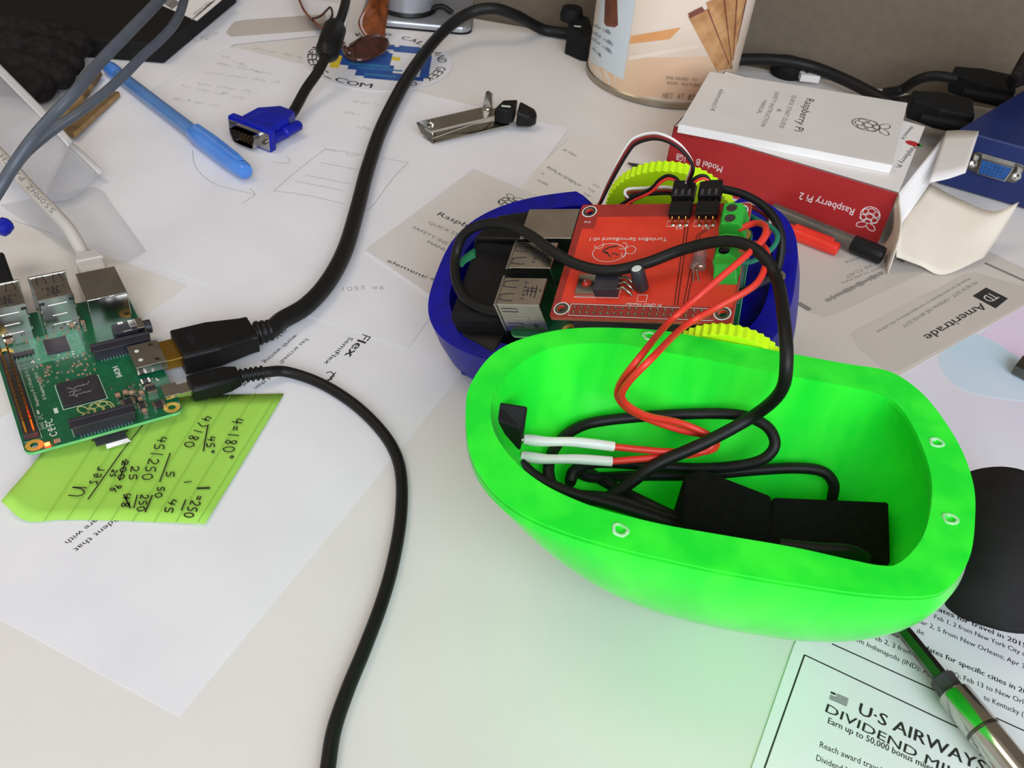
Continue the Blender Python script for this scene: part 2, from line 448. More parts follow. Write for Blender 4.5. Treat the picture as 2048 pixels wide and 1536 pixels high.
def berry(mb, c, up, size, w, n=Z, lift=.06):
    """outline of a berry with two leaves"""
    c, n = Vector(c), Vector(n).normalized(); up = Vector(up).normalized(); rt = up.cross(n)
    def loop(cx, cy, rx_, ry_, a=0):
        q = []
        for i in range(15):
            t = 2 * math.pi * i / 14; x, y = rx_ * math.cos(t), ry_ * math.sin(t)
            q.append(c + rt * (size * (cx + x * math.cos(a) - y * math.sin(a))) + up * (size * (cy + x * math.sin(a) + y * math.cos(a))))
        mb.ribbon(q, w, n, lift)
    loop(0, -.02, .155, .125); loop(-.25, .09, .13, .13); loop(.25, .09, .13, .13); loop(0, -.29, .15, .12)
    loop(-.24, -.2, .11, .13, .4); loop(.24, -.2, .11, .13, -.4); loop(0, .22, .14, .1); loop(0, -.09, .41, .40)
    loop(-.2, .44, .22, .13, -.45); loop(.2, .44, .22, .13, .45)
def pl(fr, u, v, z=0): return on(fr, u, v, z)

# ================================================================== the setting
W0, W1 = at(955, 37), at(1768, 178)
wd = (W1 - W0).normalized(); wn = V(-wd.y, wd.x, 0)           # wn points into the wall
back = W0 + wn * 26
def struct(o): o['kind'] = 'structure'; return o
def slab(p0, p1, th, z0, z1, n):
    return MB().loft([[p0 + Z * z0, p1 + Z * z0, p1 + n * th + Z * z0, p0 + n * th + Z * z0], [p0 + Z * z1, p1 + Z * z1, p1 + n * th + Z * z1, p0 + n * th + Z * z1]])
struct(obj('wall_back', slab(back - wd * 1500, back + wd * 1500, 60, -700, 1700, wn), 'wall'))
dl, dr = W0 - wd * 800, W0 + wd * 850
desk = thing('desk', 'white laminate desk top standing against the grey wall', 'desk', Matrix.Translation(V(0, 350, -28)))
obj('desk_top', MB().loft([[q + Z * z for q in (dl - wn * 760, dr - wn * 760, dr, dl)] for z in (-28, 0)]), 'desk', desk, bev=1.5, space='W')
for sx_, sy_ in ((.03, .04), (.97, .04), (.03, .95), (.97, .95)):
    q = (dl - wn * 760).lerp(dr - wn * 760, sx_) + wn * 760 * sy_
    obj('leg', MB().box(q.x - 25, q.y - 25, -730, q.x + 25, q.y + 25, -28), 'silver_paint', desk, bev=2, space='W')
struct(obj('floor', MB().box(-2500, -2600, -760, 2500, 2200, -730), 'room'))
struct(obj('ceiling', MB().box(-2500, -2600, 1700, 2500, 2200, 1740), 'ceiling'))
# the wall behind the photographer with the window opening that lets the daylight in
wy = -1500
fw = MB()
for x0, x1, z0, z1 in ((-2500, -700, -730, 1700), (1300, 2500, -730, 1700), (-700, 1300, -730, 150), (-700, 1300, 1550, 1700)):
    fw.box(x0, wy - 80, z0, x1, wy, z1)
struct(obj('wall_front', fw, 'room'))

# ================================================================== papers on the desk
def sheet(name, px, z, mat, label, cat='paper', th=.12):
    pts = [at(u, v, z) for u, v in px]
    o = obj(name, MB().prism([(p.x, p.y) for p in pts], z - th, z), mat)
    return tag(o, label, cat)
def T(mb, s, a, b, z, h=None, **k): text(mb, s, at(a[0], a[1], z), at(b[0], b[1], z), h, **k)
def L(mb, pts, z, w=.4, k=4): mb.ribbon(catmull([at(u, v, z) for u, v in pts], k) if k else [at(u, v, z) for u, v in pts], w, Z, .07)

o = sheet('printed_letter', [(358, 1432), (1111, 522), (413, 289), (-629, 895)], .14, 'paper', 'large white letter with upside-down print running under the green sticky note')
m = MB(); z = .14
T(m, 'aFlex', (738, 654), (688, 711), z, 4.3, bold=.04); T(m, 'SemiFlex', (699, 674), (647, 727), z, 2.2, bold=.01)
T(m, 'has arrived!', (611, 677), (557, 725), z, 2.0); T(m, 'worth waiting', (590, 669), (525, 724), z, 2.0); T(m, 'ex3d.', (570, 659), (547, 677), z, 2.0)
T(m, 'd thin', (538, 752), (507, 776), z, 2.0); T(m, 'w', (492, 763), (483, 770), z, 2.0)
obj('printed_text', m, 'ink', o, space='W'); m = MB()
T(m, 'confident that', (262, 1012), (146, 1099), z, 2.1); T(m, 'are with', (190, 1038), (129, 1084), z, 2.1)
obj('printed_text', m, 'ink', o, space='W')
m = MB(); L(m, [(652, 746), (662, 744), (668, 752), (660, 756), (672, 745)], z, .5); L(m, [(650, 762), (665, 757), (640, 772), (655, 778), (630, 765)], z, .5); L(m, [(645, 770), (660, 772)], z, .5)
obj('pen_scribble', m, 'ink', o, space='W')

sheet('blank_sheet', [(375, 572), (312, 617), (-60, 880), (-260, 560), (-40, 415)], .30, 'paper_warm', 'blank white sheet whose corner lies under the green circuit board and pale cable')

z = .48
o = sheet('handwritten_sheet', [(1137, 257), (815, 697), (-180, 372), (365, 70)], z, 'paper', 'white sheet with faint pencil handwriting and a sketched box diagram')
m = MB()
rows = [((505, 98), (610, 118)), ((440, 112), (520, 148)), ((430, 128), (545, 150)), ((405, 145), (560, 168)), ((395, 168), (520, 188)), ((360, 172), (490, 200)), ((345, 200), (440, 214)), ((705, 205), (760, 212)), ((688, 226), (735, 234)), ((712, 255), (745, 262)), ((650, 300), (715, 315))]
for i, (a, b) in enumerate(rows): scribble(m, at(*a, z), at(*b, z), 2.6, .28, seed=i + 3)
obj('pencil_handwriting', m, 'pencil', o, space='W'); m = MB()
for q in ([(547, 382), (600, 337), (652, 297)], [(652, 297), (740, 312), (817, 325)], [(817, 325), (790, 352), (767, 382)], [(547, 382), (610, 390), (690, 408)], [(385, 300), (392, 335), (430, 368), (510, 389)],
          [(484, 407), (498, 398), (510, 389), (500, 377)], [(545, 323), (562, 327), (580, 324), (574, 313)], [(610, 350), (700, 368)], [(590, 362), (690, 382)], [(640, 325), (745, 345)], [(767, 382), (735, 420), (700, 405)]):
    L(m, q, z, .3)
obj('pencil_sketch', m, 'pencil', o, space='W'); m = MB()
strokes(m, '1033', at(682, 583, z), at(734, 578, z), 3.0, .3); strokes(m, '46', at(745, 580, z), at(772, 578, z), 3.0, .3)
obj('pencil_marks', m, 'pencil', o, space='W')

o = sheet('white_envelope', [(135, 262), (225, 222), (240, 215), (470, 88), (690, 66), (700, 10), (420, -30), (100, 90)], .75, 'paper', 'white envelope with a grey rounded window beneath the black box corner', 'envelope')
obj('window', MB().prism([(p.x, p.y) for p in [at(u, v) for u, v in ((458, 58), (452, 68), (462, 76), (490, 74), (650, 62), (652, 30), (490, 42), (468, 46))]], .76, .82), 'window_film', o, space='W')
m = MB()
for i, (a, b) in enumerate((((352, 92), (420, 78)), ((368, 84), (440, 66)))): scribble(m, at(*a, .8), at(*b, .8), 3, .4, seed=40 + i)
obj('pencil_marks', m, 'pencil', o, space='W')

o = sheet('invoice_slip', [(1140, 277), (1075, 335), (1000, 430), (1240, 500), (1320, 390)], .66, 'paper_warm', 'off-white printed slip half hidden beneath the red circuit board and lime wheel')
m = MB(); z = .66
T(m, 'th Net', (1123, 300), (1150, 313), z, 3.2); obj('printed_heading', m, 'ink_grey', o, space='W'); m = MB(); T(m, 'REPLACEMENT', (1092, 335), (1158, 374), z, 2.6, bold=.02); T(m, 'M', (1080, 348), (1085, 350), z, 2.4); T(m, 'YORK', (1071, 361), (1094, 372), z, 2.4)
obj('printed_text', m, 'ink_grey', o, space='W'); m = MB()
for i in range(5): T(m, '0.00', (1148 + i * 9, 405 - i * 9), (1160 + i * 9, 412 - i * 9), z, 1.8)
obj('printed_figures', m, 'ink_grey', o, space='W')

z = 1.6
o = sheet('quick_start_booklet', [(733, 500), (948, 338), (1185, 436), (990, 680)], z, 'booklet', 'pale grey quick start booklet lying flat beside the blue robot base', 'booklet', th=1.0)
m = MB()
T(m, 'Raspberry Pi', (873, 430), (1003, 484), z, 4.0); T(m, 'element', (773, 523), (848, 556), z, 2.6)
obj('printed_text', m, 'ink', o, space='W')
m = MB(); T(m, 'QUICK START GUIDE', (856, 447), (985, 502), z, 2.4, ital=-.25); T(m, '&', (899, 484), (906, 487), z, 2.4); T(m, 'SAFETY INSTRUCTION', (824, 456), (965, 526), z, 2.4, ital=-.25); T(m, 'MANUAL', (853, 485), (912, 514), z, 2.4, ital=-.25); obj('printed_subtitle', m, 'ink_grey', o, space='W'); m = MB(); T(m, '14', (849, 556), (866, 562), z, 2.6)
obj('printed_subtitle', m, 'ink_grey', o, space='W')
m = MB(); bd = (at(1003, 484, z) - at(873, 430, z)); berry(m, at(1018, 404, z), Z.cross(bd), 13, .45)
obj('berry_logo', m, 'ink', o, space='W')

z = .5
o = sheet('window_envelope', [(1560, 640), (1610, 380), (1830, 430), (2120, 572), (1690, 812), (1560, 760)], z, 'envelope', 'grey business envelope with two windows and an upside-down bank address', 'envelope', th=.3)
for px in ([(1590, 470), (1690, 480), (1850, 545), (1670, 630), (1645, 636), (1620, 625), (1560, 590)], [(1700, 668), (1712, 660), (1930, 548), (1950, 545), (2090, 585), (1800, 742), (1775, 745), (1720, 700)]):
    pp = [at(u, v, z) for u, v in px]; c = MB().prism([(p.x, p.y) for p in pp], z - .02, z + .05)
    obj('window', c, 'window_film', o, space='W')
m = MB(); z = .56
T(m, 'Ameritrade', (1961, 606), (1846, 672), z, 4.6, bold=.03)
pp = [at(u, v, z) for u, v in ((1972, 575), (2016, 597), (1991, 617), (1945, 592))]; ce = sum(pp, V(0, 0, 0)) / 4
m.add([q + Z * .05 for q in pp], [(3, 2, 1, 0)])
obj('printed_name', m, 'ink', o, space='W')
m = MB(); e1 = (pp[3] - pp[0]).normalized() ; bd_ = (at(1846, 672, z) - at(1961, 606, z)).normalized(); ub = Z.cross(bd_)
text(m, 'TD', ce - bd_ * 4.4 - ub * 2.6, ce + bd_ * 4.4 - ub * 2.6, 5.4, bold=.02, lift=.1)
obj('logo_letters', m, 'envelope', o, space='W')
m = MB()
T(m, 'PO BOX 2577 - OMAHA NE 68103-2577', (1950, 562), (1803, 651), z, 2.0); T(m, 'Please do not send deposits or correspondence to this address', (1937, 556), (1752, 663), z, 1.5)
T(m, 'P XS CUST', (1752, 524), (1688, 553), z, 2.0); T(m, 'FIRST CLASS MAIL', (1762, 532), (1680, 566), z, 1.4); T(m, 'OMAHA', (1722, 512), (1688, 524), z, 1.6)
a, b = at(1765, 545, z), at(1652, 602, z); up = Z.cross((b - a).normalized()); rn = random.Random(3)
for i in range(64):
    q = a.lerp(b, i / 63); hh = rn.choice((1.2, 2.2, 2.2, 3.4)); m.ribbon([q - up * hh * .5, q + up * hh * .5], .5, Z, .07)
obj('printed_address', m, 'ink_grey', o, space='W')
m = MB(); m.ribbon([at(1596, 606, z), at(1620, 620, z)], 3.5, Z, .05); m.ribbon([at(1970, 526, z), at(2050, 562, z)], 2.0, Z, .05); m.ribbon([at(1795, 517, z), at(1808, 524, z)], 3.0, Z, .05)
obj('printed_bars', m, 'ink_grey', o, space='W')

z = .3
o = sheet('glossy_card', [(2140, 545), (1640, 812), (1890, 960), (2140, 1035)], z, 'foil_white', 'glossy white card with pink and pale blue print right of the grey envelope', 'card')
for mat, px in (('foil_pink', [(2090, 590), (1960, 672), (1990, 740), (2090, 720)]), ('foil_cyan', [(1880, 706), (1950, 668), (2060, 735), (2090, 800), (1960, 790), (1900, 760)])):
    pp = catmull([at(u, v, z) for u, v in px], 5, True)
    obj('colour_patch', MB().prism([(p.x, p.y) for p in pp], z - .01, z + (.04 if mat == 'foil_pink' else .08)), mat, o, space='W')
m = MB(); T(m, 'Ma', (2034, 949), (2062, 965), z, 2.0); obj('printed_text', m, 'ink', o, space='W')

z = .42
o = sheet('airline_letter', [(1500, 1545), (1588, 1290), (1700, 1090), (2200, 1000), (2350, 1500), (1480, 1600)], z, 'paper', 'white airline letter with bordered offer at the lower right under the screwdriver', th=.3)
m = MB()
T(m, 'U·S AIRWAYS', (1716, 1427), (1970, 1548), z, 4.3, bold=.025); T(m, 'DIVIDEND MILES', (1650, 1423), (1950, 1577), z, 3.2, bold=.012)
T(m, 'Earn up to 50,000 bonus miles', (1655, 1446), (1866, 1544), z, 2.2, bold=.012); T(m, 'Reach award travel', (1639, 1494), (1762, 1546), z, 2.1); T(m, 'Dividend Miles', (1632, 1521), (1720, 1558), z, 2.1)
T(m, 'Black-out dates for travel in 2015', (1790, 1186), (2053, 1297), z, 2.1, bold=.02); T(m, 'Feb 1, 2 from New York City a', (1868, 1237), (2050, 1313), z, 2.0); T(m, 'Mar 2, 5 from New Orleans; Apr 3, 4', (1831, 1243), (2066, 1345), z, 2.0)
T(m, 'ile', (1834, 1266), (1848, 1271), z, 2.0); T(m, '29.', (1888, 1200), (1902, 1206), z, 2.0); T(m, 'Feb 2, 3 from', (1743, 1277), (1824, 1311), z, 2.0); T(m, 'om Indianapolis (IND); Apr', (1710, 1282), (1868, 1356), z, 2.0)
T(m, 'HX); Feb 13 to New Orleans', (1893, 1347), (2075, 1420), z, 2.0); T(m, 'Black-out dates for specific cities in 2015', (1778, 1268), (2072, 1398), z, 2.1, bold=.02); T(m, 'to Kentucky (SDF)', (1967, 1399), (2075, 1446), z, 2.0)
for q in ([(1609, 1310), (1924, 1459), (2080, 1533)], [(1609, 1310), (1529, 1536), (1515, 1575)], [(1664, 1288), (2060, 1467)]): L(m, q, z, .5, 0)
a, b, c = at(1662, 1383, z), at(1697, 1398, z), at(1658, 1398, z)
for i in range(7):
    t = i / 6; off = (c - a) * (t * .95); m.ribbon([a + off + (b - a) * (.33 if i < 3 else 0), b + off], .24, Z, .07)
m.ribbon([a + (c - a) * .12, a + (c - a) * .12 + (b - a) * .28], .8, Z, .07)
obj('printed_text', m, 'ink', o, space='W')

# lime sticky note
o = thing('sticky_note', 'lime green ruled sticky note with handwritten sums under the green circuit board', 'sticky note', at_base(at(300, 930)))
row = lambda *p: [at(u, v, zz) for u, v, zz in p]
m = MB().patch([row((2, 1002, 6), (52, 1041, 1.6), (125, 1039, .9), (250, 1041, .9), (410, 1047, 1.5)), row((84, 905, 3.2), (135, 925, 1.3), (195, 930, .9), (325, 910, .9), (490, 917, 1.3)), row((160, 790, .9), (220, 800, .9), (290, 795, .9), (420, 790, .9), (568, 787, 1.3))])
o2 = obj('note_sheet', m, 'note', o, smooth=60, space='W', solid=.15)
zn = 1.75; cs = lambda x, y: at(x * .293, 740 + y * .293, zn)
m = MB()
for i in range(8):
    x1 = 1900 - i * 154; x0 = 1350 - i * 150; y1 = 155 + i * (-8 if i < 3 else 10); y0 = 1040 + (i > 5) * -8
    t0 = 0.0 if i < 4 else min(.75, .12 * (i - 3))
    m.ribbon([cs(x0, y0).lerp(cs(x1, y1), q / 8) for q in range(0, 9 - int(t0 * 8))], .2, Z, 0)
obj('ruled_lines', m, 'note_rule', o2, space='W')
m = MB()
def H(s, a, b, h, w=.5): strokes(m, s, cs(*a), cs(*b), h, w)
def Ln(a, b, w=.5): m.ribbon([cs(*a), cs(*b)], w, Z, .08)
H('4=180o', (1590, 330), (1500, 620), 4.2); H('4)180', (1390, 310), (1245, 530), 3.6); Ln((1418, 380), (1388, 556)); H('45o', (1420, 455), (1400, 585), 2.8)
H('45|250', (1080, 455), (960, 760), 3.6); Ln((1162, 568), (1090, 766)); H('5', (1140, 690), (1125, 745), 2.8); H('25', (900, 655), (875, 765), 2.6); H('200', (840, 615), (800, 760), 2.0); Ln((862, 608), (815, 756))
H('25', (770, 680), (745, 735), 1.8); H('96', (800, 775), (740, 825), 2.6); H('50', (1080, 795), (1050, 880), 2.4); H('250', (965, 850), (930, 975), 2.6); Ln((1040, 855), (990, 972), .6); H('48', (845, 845), (825, 955), 2.6); Ln((938, 852), (912, 945)); Ln((845, 850), (890, 945), .6)
H('45', (1160, 880), (1110, 985), 2.8); Ln((1268, 885), (1238, 960)); H('1', (1345, 795), (1340, 830), 4.6, .9); H('=', (1335, 850), (1310, 895), 3.6); H('250', (1310, 890), (1245, 1010), 3.4); Ln((1255, 768), (1308, 762), .5)
H('U', (560, 870), (600, 790), 5.0); H('ser', (655, 790), (735, 650), 4.6); Ln((600, 885), (830, 560)); Ln((830, 560), (975, 375), .4)
obj('handwriting', m, 'pen_ink', o2, space='W')

# round sticker (generic pixel picture inside the lettered ring)
c0 = at(756, 118, .75); sr = (at(905, 128, .75) - at(602, 128, .75)).length / 2
so = tag(obj('round_sticker', MB().lathe([(sr, 0), (sr, .25)], V(c0.x, c0.y, .5), n=64), 'sticker_white'), 'round white sticker with blue pixel picture and outlined lettering under the black cable', 'sticker')
FR[so.name] = Matrix.Translation(V(c0.x, c0.y, .5))
m = MB()
def ringtext(s, a0, a1, outward):
    for i, ch in enumerate(s):
        if ch == ' ': continue
        a = math.radians(a0 + (a1 - a0) * (i + .5) / len(s)); da = math.radians((a1 - a0) / len(s)) * .42
        rr = sr * (.80 if outward else .93)
        pt = lambda q: V(c0.x + rr * math.cos(q), c0.y + rr * math.sin(q), .75)
        text(m, ch, pt(a - da), pt(a + da), sr * .13, bold=.02)
ringtext('KEEP CALM AND GEEK ON', 118, -66, True); ringtext('NGEEKS.COM', 158, 272, False)
obj('ring_lettering', m, 'ink', so, space='W')
def pix(cells, mat, name):
    q = MB(); u = sr / 17
    for x0, y0, x1, y1 in cells: q.box(c0.x + x0 * u, c0.y + y0 * u, .70, c0.x + x1 * u, c0.y + y1 * u, {'sticker_blue': .80, 'sticker_teal': .84, 'sticker_yellow': .88}[mat])
    obj(name, q, mat, so, space='W')
pix([(-9, -3, 3, 4), (-8, -5, 4, -3), (-7, 4, 2, 5), (-6, -7, 4, -5), (-4, -10, 7, -7), (-2, -11, 6, -10), (3, 5, 11, 8), (9, 0, 12, 5), (10, -8, 12, 0), (7, -10, 11, -8), (1, 6, 3, 9), (4, 8, 9, 9)], 'sticker_blue', 'blue_pixels')
pix([(-4, -5.9, 6, -5.1), (-6, -4.4, 3, -3.2), (-2, -9.4, 5, -8.4)], 'sticker_teal', 'teal_pixels')
pix([(-11, -5, -8, 0), (-10, -7, -8, -5), (3, 0, 5, 2)], 'sticker_yellow', 'yellow_pixels')

# ================================================================== green shell, open side up
RIMZ = 71.4
outer_px = [(931.6, 824), (939.5, 772), (979, 714), (1032, 682), (1111, 661), (1195, 655), (1322, 661), (1427, 679.5), (1559, 703), (1690.5, 727), (1770, 740), (1817, 764), (1865, 809), (1917.7, 888), (1946.6, 967), (1950, 1040), (1939, 1115), (1903, 1170), (1851, 1192), (1737, 1188), (1614, 1171), (1500, 1152), (1400, 1133), (1216, 1090), (1094, 1050), (1016, 1008), (964, 955), (937, 895)]
inner_px = [(982, 835), (985, 795), (1006, 758), (1045, 722), (1095, 698), (1160, 687), (1240, 688), (1330, 704), (1430, 722), (1560, 748), (1690, 772), (1752, 786), (1796, 810), (1835, 870), (1862, 950), (1861, 1020), (1842, 1080), (1800, 1125), (1762, 1131), (1690, 1117), (1585, 1094), (1427, 1067), (1322, 1048), (1216, 1022), (1152, 1000), (1085, 967), (1032, 925), (995, 877)]
oc = catmull([at(u, v, RIMZ) for u, v in outer_px], 5, True); ic = catmull([at(u, v, RIMZ) for u, v in inner_px], 5, True)
SC = sum(oc, V(0, 0, 0)) / len(oc)
shell = thing('robot_shell', 'bright green printed plastic shell lying open side up with wires inside', 'shell', Matrix.Translation(V(SC.x, SC.y, 0)))
def ring(curve, s, z, dx=0): return [V(SC.x + (p.x - SC.x) * s + dx, SC.y + (p.y - SC.y) * s, z) for p in curve]
def pt_in(px): return [(at(u, v, RIMZ).x, at(u, v, RIMZ).y) for u, v in px]
holes_px = [(1240, 1060), (1900, 1038), (1873, 885), (1298, 672)]
hc = [at(u, v, RIMZ) for u, v in holes_px]
hole_loops = [circ(p.x, p.y, 1.35, 14) for p in hc]
m = plate([(p.x, p.y) for p in oc], [[(p.x, p.y) for p in ic]] + hole_loops, RIMZ - 1.6, RIMZ)
obj('rim', m, 'shell_green', shell, space='W', bev=.4)
def dome(z):                               # how the outline shrinks and drifts towards the crown the shell lies on
    w = max(0.0, (68 - z) / 68); return (1 - w ** 1.3) ** (1 / 1.7), 16 * w ** .7, -4 * w ** .7
def oring(z): q, dx, dy = dome(z); return [V(SC.x + (p.x - SC.x) * q + dx, SC.y + (p.y - SC.y) * q + dy, z) for p in oc]
def wall_at(z): return min(1.0, dome(z)[0] * 1.072)
def iring(z): q, (_, dx, dy) = wall_at(z), dome(z); return [V(SC.x + (p.x - SC.x) * q + dx, SC.y + (p.y - SC.y) * q + dy, z) for p in ic]
m = MB().loft([oring(z) for z in (.3, 2, 5, 10, 16, 23, 31, 39, 47, 54, 60, 65, 68, RIMZ - .6)] + [iring(z) for z in (RIMZ - .6, 62, 56, 50, 44, 38, 32, 26, 20, 15, 11, 8)]); obj('wall', m, 'shell_green', shell, smooth=40, space='W')
ANG = [(math.atan2(p.y - SC.y, p.x - SC.x), math.hypot(p.x - SC.x, p.y - SC.y)) for p in ic]
def inside(p):                             # how far out a point lies, 1 = on the opening's outline
    _, dx, dy = dome(p.z); x, y = p.x - SC.x - dx, p.y - SC.y - dy
    a = math.atan2(y, x); r = min(ANG, key=lambda q: abs((q[0] - a + math.pi) % (2 * math.pi) - math.pi))[1]
    return math.hypot(x, y) / r
def fit_in(p):                             # pull a point inside the shell's wall
    _, dx, dy = dome(p.z); q = inside(p); lim = wall_at(p.z) - .05
    if q <= lim: return p
    return V(SC.x + dx + (p.x - SC.x - dx) * lim / q, SC.y + dy + (p.y - SC.y - dy) * lim / q, p.z)
def floor_px(u, v, clear):                 # where the view of this pixel meets the shell's inside
    z = RIMZ - 2
    while z > 8 and inside(at(u, v, z)) < wall_at(z) - .02: z -= .5
    return fit_in(at(u, v, z + clear))
for p in hc:
    m = MB(); n_ = 14
    m.loft([[V(p.x + r * math.cos(a) * (1 + .15 * math.sin(3 * a + p.x)), p.y + r * math.sin(a) * (1 + .12 * math.cos(2 * a + p.y)), zz) for a in [2 * math.pi * i / n_ for i in range(n_)]] for r, zz in ((2.4, RIMZ + .02), (2.1, RIMZ + .35), (1.5, RIMZ + .3), (1.2, RIMZ - 5))], False, True)
    obj('screw_hole', m, 'hot_melt', shell, smooth=50, space='W')

# things that lie inside the shell
ci = lambda *p: [at(u, v, zz) for u, v, zz in p]
o = thing('battery_pack', 'black foam wrapped battery block inside the green shell', 'battery', at_base(at(1600, 1060, 40)))
def pxblock(px, zb, fit=lambda p: p):
    top = [fit(at(u, v, zz)) for u, v, zz in px]; return MB().loft([[fit(V(p.x, p.y, zb)) for p in top][::-1], top[::-1]])
obj('battery_body', pxblock([(1545, 992, 46), (1798, 1001, 46), (1815, 1140, 44), (1530, 1105, 44)], 30, fit_in), 'black_foam', o, bev=1.2, space='W')
obj('foam_pad', pxblock([(1368, 948, 50), (1402, 934, 50), (1546, 990, 47), (1540, 1090, 44), (1366, 1055, 46)], 30, fit_in), 'black_foam', o, bev=1.5, space='W')
R_ = 2.05
o = thing('power_cable', 'long black cable looping over the red board and coiling inside the green shell', 'cable', at_base(at(1300, 900, 30)))
bw = lambda u, v, zz: onw(FB, u, v, zz)
FB = frame(((-0.90997, -0.22468, -0.34852), (0.30957, -0.92729, -0.21048), (-0.27588, -0.29942, 0.91336)), (108.52, 305.10, 79.67))
FA = frame(((-0.52063, -0.85360, 0.01794), (0.85378, -0.52042, 0.01523), (-0.00366, 0.02325, 0.99972)), (-104.23, 261.95, 5.295))
path = [bw(1000, 624, 5), bw(966, 616, 5), bw(932, 598, 4), bw(913, 562, 4), bw(911, 515, 4), bw(926, 472, 10), bw(962, 450, 16), bw(1010, 448, 20), bw(1060, 470, 21), bw(1110, 506, 21), bw(1160, 531, 20), bw(1220, 541, 19.5), bw(1290, 527, 20), bw(1360, 501, 22), bw(1430, 484, 26), bw(1482, 486, 28), bw(1526, 512, 28), bw(1555, 562, 26), at(1568, 640, 96), at(1573, 725, 90), at(1560, 785, 78), at(1505, 833, 62), at(1410, 885, 54), at(1315, 928, 48), at(1252, 972, 40), at(1205, 1002, 34)]
obj('cable', MB().tube(path, R_, 12, 6), 'black_rubber', o, smooth=80, space='W')
fc = lambda *p: [floor_px(u, v, c_) for u, v, c_ in p]
coils = [[at(1205, 1002, 34)] + fc((1150, 995, 7), (1108, 975, 5), (1097, 935, 4), (1112, 892, 3), (1150, 858, 3), (1210, 841, 3), (1350, 829, 3), (1470, 829, 4), (1530, 850, 6), (1550, 886, 8), (1530, 916, 9), (1480, 931, 9), (1390, 937, 8), (1290, 930, 8), (1195, 925, 8), (1150, 940, 7), (1140, 962, 6)),
         fc((1140, 965, 5), (1152, 945, 4), (1190, 955, 4), (1290, 951, 4), (1400, 950, 4), (1500, 941, 4), (1590, 936, 4), (1645, 943, 4), (1667, 968, 4), (1664, 1000, 3)),
         ci((1040, 925, 47), (1075, 955, 44), (1140, 985, 42), (1230, 1010, 40), (1310, 1035, 38), (1390, 1060, 36)),
         ci((1170, 940, 33), (1230, 975, 34), (1310, 1015, 35), (1380, 1048, 36)),
         ci((1150, 990, 36), (1230, 998, 37), (1310, 1025, 37), (1385, 1050, 37))]
for c in coils: obj('coil', MB().tube(c, 1.9, 12, 6), 'black_rubber', o, smooth=80, space='W')
obj('battery_lead', MB().tube(ci((1560, 1090, 45), (1640, 1098, 47.5), (1700, 1102, 48), (1732, 1118, 45)), 2.0, 12, 6), 'black_rubber', o, smooth=80, space='W')

o = thing('toggle_switch', 'small black taped switch fixed inside the left end of the green shell', 'switch', at_base(at(1030, 850, 50)))
m = MB().loft([[at(u, v, zz) for u, v, zz in q] for q in ([(983, 838, 64), (993, 803, 66), (1056, 812, 66), (1046, 862, 60)], [(986, 870, 54), (992, 828, 54), (1052, 838, 54), (1040, 900, 50)], [(1008, 905, 44), (1010, 880, 44), (1046, 878, 44), (1042, 925, 42)])])
obj('taped_body', m, 'black_matte', o, bev=.8, space='W')
for q in ([(1036, 880, 52), (1050, 879, 52)], [(1030, 913, 48), (1046, 913, 48)]): obj('solder_tab', MB().tube(ci(*q), .9, 8, 1), 'solder', o, smooth=60, space='W')
sw = thing('red_wire_pair', 'two red wires with white sleeves running from the green terminals into the shell', 'wire', at_base(at(1250, 800, 50)))
r1 = [bw(1478, 458, 20), bw(1512, 446, 22), bw(1531, 454, 25), bw(1524, 480, 27), bw(1482, 520, 29), bw(1400, 590, 28), bw(1335, 648, 24), at(1282, 712, 86), at(1240, 768, 74), at(1240, 802, 66), at(1282, 832, 58), at(1360, 860, 52), at(1418, 872, 50), at(1434, 888, 50), at(1412, 903, 50), at(1330, 903, 50), at(1222, 893, 51)]
r2 = [bw(1470, 505, 19), bw(1510, 488, 21), bw(1532, 500, 24), bw(1531, 532, 26), bw(1508, 572, 27), bw(1440, 612, 26), bw(1370, 652, 24), at(1308, 712, 88), at(1254, 768, 78), at(1246, 800, 70), at(1290, 830, 62), at(1362, 846, 56), at(1420, 872, 53), at(1424, 892, 52), at(1390, 908, 49), at(1300, 916, 48), at(1220, 923, 48)]
for q in (r1, r2): obj('wire', MB().tube(q, 1.15, 10, 6), 'wire_red', sw, smooth=80, space='W')
for q in (ci((1048, 878, 52), (1090, 883, 52), (1150, 884, 52), (1228, 893, 51)), ci((1042, 912, 48), (1090, 918, 48), (1150, 918, 48), (1224, 923, 48))):
    obj('white_sleeve', MB().tube(q, lambda t: 1.65 + .25 * math.sin(t * 9) * (1 - t), 12, 6), 'sleeve_white', sw, smooth=60, space='W')
m = MB()

